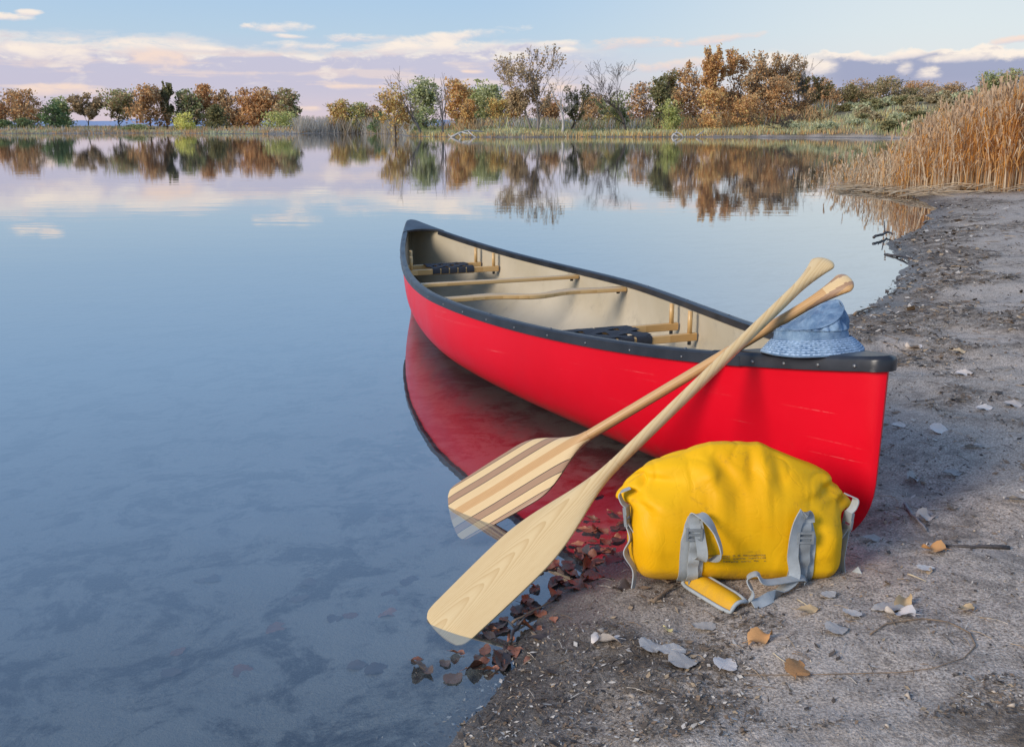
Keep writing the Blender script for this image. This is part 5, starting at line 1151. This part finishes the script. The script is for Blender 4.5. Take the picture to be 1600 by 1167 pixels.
HERO = [  # px, py, size m, yaw, shape, colour, tilt, label
 (1456, 862, .052, 2.6, 1, 'orange', (.3, .1), 'orange brown heart shaped leaf beside the dark stick'),
 (1190, 1002, .052, 0.4, 3, 'orange', (.1, -.2), 'curled tan orange leaf on the sand below the pad of the yellow bag'),
 (1246, 1046, .058, 1.2, 0, 'orange', (.25, .05), 'rust orange leaf with a long stalk lying near the lower edge'),
 (1265, 957, .046, 0.1, 4, 'tan', (.1, 0), 'narrow ochre leaf on the sand just before the yellow bag'),
 (944, 1008, .055, 2.9, 3, 'pale', (.35, .1), 'curled pinkish grey leaf alone on the sand between shallows and bag'),
 (1020, 1012, .05, 0.5, 2, 'grey', (.2, .2), 'torn grey leaf propped on a neighbour'),
 (1044, 1020, .060, 3.3, 5, 'grey', (.1, -.1), 'broad flat silver grey leaf with the torn one leaning on it'),
 (1072, 1037, .060, 0.2, 2, 'grey', (.05, .12), 'large crumpled grey leaf nearest the lower edge'),
 (1097, 983, .048, 2.7, 5, 'grey', (.05, .05), 'blunt whitish grey leaf below the shoulder pad'),
 (1135, 1040, .050, 1.0, 2, 'pale', (.2, .1), 'ragged bleached leaf between the grey and the rust orange one'),
 (1385, 955, .062, 3.0, 2, 'grey', (.15, .1), 'grey leaf on top of the crushed leaf clump'),
 (1402, 964, .058, 2.4, 1, 'pale', (.5, .2), 'folded pale leaf in the crushed leaf clump'),
 (1412, 948, .050, 0.8, 3, 'tan', (.3, -.3), 'curled tan leaf behind the crushed leaf clump'),
 (1328, 960, .042, 1.9, 5, 'grey', (.1, .1), 'grey leaf flake left of the crushed leaf clump'),
 (1310, 986, .046, .3, 2, 'grey', (.1, .1), 'thin grey leaf below the crushed leaf clump'),
 (1297, 932, .038, .6, 5, 'grey', (.05, .05), 'small grey leaf by the bottom corner of the yellow bag'),
 (1448, 891, .040, .2, 5, 'grey', (.05, .1), 'small bluish grey leaf below the orange heart shaped one'),
 (1365, 845, .050, .1, 4, 'grey', (.1, .1), 'slim grey leaf on the sand beside the canoe stem'),
 (1446, 811, .050, .3, 3, 'pale', (.5, .2), 'curled pale leaf standing on edge in the hollow beside the leaning stick'),
 (1512, 955, .034, .4, 1, 'tan', (.3, .1), 'small tan leaf with a straight stalk apart from the clump'),
 (1470, 674, .062, .2, 0, 'pale', (.5, .1), 'domed pale leaf in the open middle of the beach'),
 (1508, 586, .075, .1, 4, 'pale', (.3, 0), 'long white leaf lying flat on the open beach'),
 (1540, 640, .065, .2, 4, 'pale', (.2, 0), 'cream leaf on the beach, farther out than the domed one'),
 (1424, 546, .075, 2.2, 1, 'pale', (.6, .1), 'bright whitish leaf standing up behind the bow tip'),
 (1490, 743, .060, .1, 4, 'grey', (.1, .1), 'slim grey leaf on the beach in line with the stem'),
 (1516, 700, .058, 3.0, 4, 'grey', (.2, .1), 'dark edged grey leaf right of the domed pale leaf'),
 (1406, 668, .055, .2, 4, 'pale', (.3, .1), 'whitish sliver of leaf beside the red stem'),
 (1428, 751, .050, .5, 3, 'grey', (.3, .1), 'curled grey leaf on dark litter beside the stem'),
 (1585, 782, .055, 2.7, 4, 'grey', (.2, .1), 'grey leaf at the edge of the view'),
 (1500, 552, .075, .4, 4, 'tan', (.2, .1), 'pinkish tan leaf farther up the beach'),
 (1585, 635, .075, .1, 4, 'pale', (.2, .1), 'pale leaf far out on the beach at the edge of the view'),
 (1042, 986, .030, 2.0, 4, 'yellow', (.1, .1), 'tiny yellowish leaf under the shoulder pad'),
]
for (px, py, sz, yaw, sh, m, tl, lab) in HERO: put_leaf('leaf', px, py, sz * 0.98, yaw, sh, m, lab, 'fallen leaves on the beach', tl)
# wet leaves along the waterline and on the shallow bed: many alike
rng = random.Random(5)
WET = [(735, 962), (770, 997), (752, 1020), (690, 1035), (668, 1052), (705, 1055), (825, 985), (800, 1000), (812, 1015), (640, 950), (622, 980), (655, 1030), (838, 960), (858, 945), (872, 930), (900, 868), (925, 850), (890, 885), (950, 862), (935, 880), (915, 830), (960, 840), (880, 845),
       (905, 905), (875, 905), (860, 880), (845, 925), (930, 905), (970, 850), (940, 825), (890, 815), (790, 1040), (765, 1050), (740, 1045), (720, 1025), (850, 900), (912, 880), (955, 880), (868, 860), (945, 845), (898, 848), (920, 815), (966, 822), (780, 975), (806, 965), (830, 940), (820, 1035), (845, 1010), (895, 925), (952, 800), (905, 790), (925, 775)]
_r = random.Random(11)
for _ in range(58):
    q = _r.random() ** .65; x0 = 690 + 290 * q; y0 = 1060 - 240 * q ** 1.05; WET.append((x0 + _r.gauss(0, 26), y0 + _r.gauss(0, 22)))
WET = [p for p in WET if not (p[0] < 725 and p[1] > 1020 and _r.random() < .6) and not (abs((p[0] - 690) * .71 + (p[1] - 985) * .70) < 62 and 600 < p[0] < 760 and p[1] < 1010)]
for k, (px, py) in enumerate(WET):
    m = rng.choice(('wet', 'wet', 'red', 'dark', 'dark') if px > 690 else ('dark', 'wet')); put_leaf('wet_leaf', px + rng.uniform(-8, 8), py + rng.uniform(-6, 6), rng.uniform(.024, .055), rng.uniform(0, 6.28), rng.choice((0, 0, 1, 2, 2, 4)), m, {'wet': 'soaked red brown leaf among many in the shallows between paddle blades and bag', 'red': 'soaked brick red leaf among the brown ones in the shallows by the bag', 'dark': 'blackened soaked leaf among the red brown ones in the shallows'}[m], {'wet': 'soaked red brown leaves', 'red': 'soaked brick red leaves', 'dark': 'blackened soaked leaves'}[m] + ' at the waterline', (rng.uniform(-.10, .10), rng.uniform(-.10, .10)), rng.uniform(.000, .003), water=px < 880 or py < 900).scale.y *= rng.uniform(.5, .95)
BED = [(310, 905), (520, 965), (545, 962), (600, 810), (335, 902), (280, 1010), (485, 905), (470, 930), (375, 1045), (560, 1040), (605, 960), (590, 1045), (640, 905), (265, 1050), (430, 980), (610, 925)]
for k, (px, py) in enumerate(BED):
    p = at_z(px, py, -0.05); p = at_z(px, py, gz_soft(p[0], p[1])); o = put_leaf('sunken_leaf', px, py, rng.uniform(.03, .055), rng.uniform(0, 6.28), rng.choice((0, 2, 5)), rng.choice(('wet', 'dark', 'dark')), 'dark sunken leaf lying on the silty lake bed', 'sunken leaves on the lake bed', water=True)
    o.location = (p[0], p[1], gz_soft(p[0], p[1]) + .002)

STICKM = {'dark': plain('dark wet stick', (0.06, 0.05, 0.048), .6, .4, 40, .4), 'brown': plain('dry brown stick', (0.24, 0.165, 0.105), .8, .3, 40, .4), 'pale': plain('pale straw', (0.50, 0.41, 0.27), .8, .2, 40, .2), 'greystick': plain('grey stick', (0.26, 0.25, 0.25), .8, .3, 40, .3)}
def stick(name, label, pts, r, m, lift=.0, water=False, forks=()):
    P = [(at_z(px, py, 0.0) + [0, 0, max(.004, 0)] if water else on_ground(px, py)) + np.array([0, 0, r * .6 + lift]) for px, py in pts]
    for _ in range(2 if len(P) < 5 else 1): P = [q for a, b in zip(P[:-1], P[1:]) for q in (a, (a + b) / 2 + np.array([0, 0, r * .25]))] + [P[-1]]
    rr = random.Random(int(pts[0][0])); mb = MB(); mb.tube([p + np.array([rr.uniform(-1, 1), rr.uniform(-1, 1), 0]) * r * .5 for p in P], [r * (1 - .45 * i / (len(P) - 1)) * rr.uniform(.85, 1.15) for i in range(len(P))], 7)
    for (i, dx, dy, dz) in forks: mb.tube([P[i], P[i] + np.array([dx, dy, dz])], [r * .6, r * .3], 5)
    o = mb.build(name, STICKM[m], None, P[0]); return tag(o, label, 'stick')
stick('stick', 'dark smooth stick lying level on the sand by the orange heart shaped leaf', [(1575, 857), (1520, 856), (1462, 855)], .0055, 'dark')
stick('stick', 'short dark stick leaning into the hollow beside the bow', [(1412, 790), (1425, 808), (1448, 833)], .0055, 'greystick', .004)
stick('stick', 'pale snapped twig in front of the left strap of the bag', [(1022, 944), (1038, 930), (1056, 918)], .0050, 'brown', .003)
stick('stick', 'thin brown twig under the bag strap', [(1030, 905), (1042, 912), (1060, 908)], .0035, 'brown', .002)
stick('twig', 'long thin twig reaching from the shallows onto the sand', [(800, 980), (830, 963), (862, 947)], .0035, 'brown', .006, True)
stick('twig', 'knotted dark twig stuck in the wet leaves at the waterline', [(812, 985), (803, 998), (799, 1010)], .006, 'dark', .012, True, ((2, .02, .01, .02), (3, -.02, .015, .015)))
stick('rootlet', 'long thin rootlet curving in a wide arc over the sand', [(1360, 992), (1385, 976), (1440, 968), (1480, 973), (1515, 990), (1524, 1010), (1505, 1030), (1460, 1045), (1410, 1052), (1340, 1054), (1250, 1056), (1160, 1056)], .0016, 'brown', .002)
stick('straw', 'straight straw stalk tied to the rust orange leaf', [(1207, 1022), (1220, 1032), (1234, 1042)], .0014, 'pale', .003)
stick('straw', 'bent straw before the yellow bag', [(1246, 938), (1262, 948)], .0016, 'pale', .002)
stick('straw', 'straw lying apart beside the bag corner', [(1418, 898), (1448, 910)], .0018, 'tan' if 'tan' in STICKM else 'pale', .002)
stick('twig', 'dark forked branch sticking out of the shore into the lake', [(1364, 376), (1378, 372), (1386, 368), (1394, 371)], .016, 'dark', .02, True, ((3, -.05, -.1, .01), (6, .02, .1, .12)))
stick('twig', 'thin dark twig along the far curve of the shoreline', [(1382, 401), (1400, 403), (1425, 407)], .012, 'dark', .01)
stick('twig', 'brown twig on the sand behind the hat', [(1335, 494), (1352, 486), (1372, 482)], .009, 'brown', .006)

def litter():
    """crumbs of bark, leaf and straw strewn over the beach: nobody could count them"""
    rng = np.random.default_rng(9); N = 90000
    D = 1.55 * np.exp(rng.uniform(0, 2.45, N)); px = rng.uniform(560, 1750, N); x = (px - 800) / FPX * (D * .976 + .25); y = D
    d = shore_dist(x, y); patch = mulch(x, y) - .25
    keep = (d > -.06) & ((patch > .12) | (rng.random(N) < .13) | ((d < .16) & (rng.random(N) < .75) & (x > .9))); x, y, D = x[keep][:22000], y[keep][:22000], D[keep][:22000]
    z = height(x, y); n = len(x); L = (rng.lognormal(-5.5, .55, n) * np.clip(D / 2.6, .8, 3.0)); L = np.minimum(L, .03 + .004 * D); a = rng.uniform(0, 6.28, n); w = L * rng.uniform(.25, .8, n)
    t = rng.normal(0, .28, (n, 2)); u = np.stack([np.cos(a), np.sin(a), t[:, 0]], 1) * L[:, None]; v = np.stack([-np.sin(a), np.cos(a), t[:, 1]], 1) * w[:, None]; c = np.stack([x, y, z + .0015 + L * .18], 1)
    Q = np.stack([c - u, c + v * .8 - u * .1, c + u, c - v * .8 + u * .15], 1); k = rng.random(n); mats = [plain('dark crumbs', (0.075, 0.058, 0.046), .85, .5, 50), plain('brown crumbs', (0.20, 0.135, 0.085), .85, .4, 50), plain('pale crumbs', (0.52, 0.46, 0.39), .85, .3, 50), plain('tan crumbs', (0.36, 0.26, 0.16), .85, .3, 50)]
    mb = MB(); 
    for i, (lo, hi) in enumerate(((0, .46), (.46, .74), (.74, .88), (.88, 1.01))): mb.quads(Q[(k >= lo) & (k < hi)], i)
    m = 900; px = rng.uniform(780, 1650, m); D = 1.7 * np.exp(rng.uniform(0, 1.9, m)); x = (px - 800) / FPX * (D * .976 + .25); ok = shore_dist(x, D) > .02
    for X, Y in zip(x[ok], D[ok]):
        a = rng.uniform(0, 3.14); l = rng.uniform(.008, .03) * max(.8, Y / 2.6); dx, dy = l * math.cos(a), l * math.sin(a); z = gz(X, Y) + .003; mb.tube([(X - dx, Y - dy, z), (X + dx * .1, Y + dy * .1, z + .003), (X + dx, Y + dy, z)], .0008 * max(1, Y / 2.6), 3, rng.choice([1, 2, 3, 0]), cap=False)
    tag(mb.build('beach_litter', mats, smooth=False), 'crumbs of bark, leaf and straw strewn over the sand', kind='stuff')
    st = MB(); x = rng.uniform(-.5, 2.6, 5200); y = 1.5 + 4 * rng.random(5200) ** 1.6; ok = shore_dist(x, y) > -.15; x, y = x[ok], y[ok]; z = height(x, y)
    for X, Y, Z in zip(x, y, z):
        r = min(.009, rng.lognormal(-6.3, .5)); ax = rng.normal(0, 1, (3, 3)) * .35 + np.eye(3) * rng.uniform(.7, 1.2, 3)
        V = np.array([(1, 0, 0), (-1, 0, 0), (0, 1, 0), (0, -1, 0), (0, 0, .7), (0, 0, -.6)]) @ ax * r + [X, Y, Z + r * .2]; st.add(V, [(0, 2, 4), (2, 1, 4), (1, 3, 4), (3, 0, 4), (2, 0, 5), (1, 2, 5), (3, 1, 5), (0, 3, 5)], int(rng.integers(0, 3)))
    tag(st.build('gravel', [plain('grey grit', (0.30, 0.28, 0.26), .8, .4, 90), plain('tan grit', (0.46, 0.38, 0.30), .8, .3, 90), plain('dark grit', (0.14, 0.12, 0.105), .7, .3, 90)]), 'coarse grit and crumbs of gravel in the sand', kind='stuff')
litter()
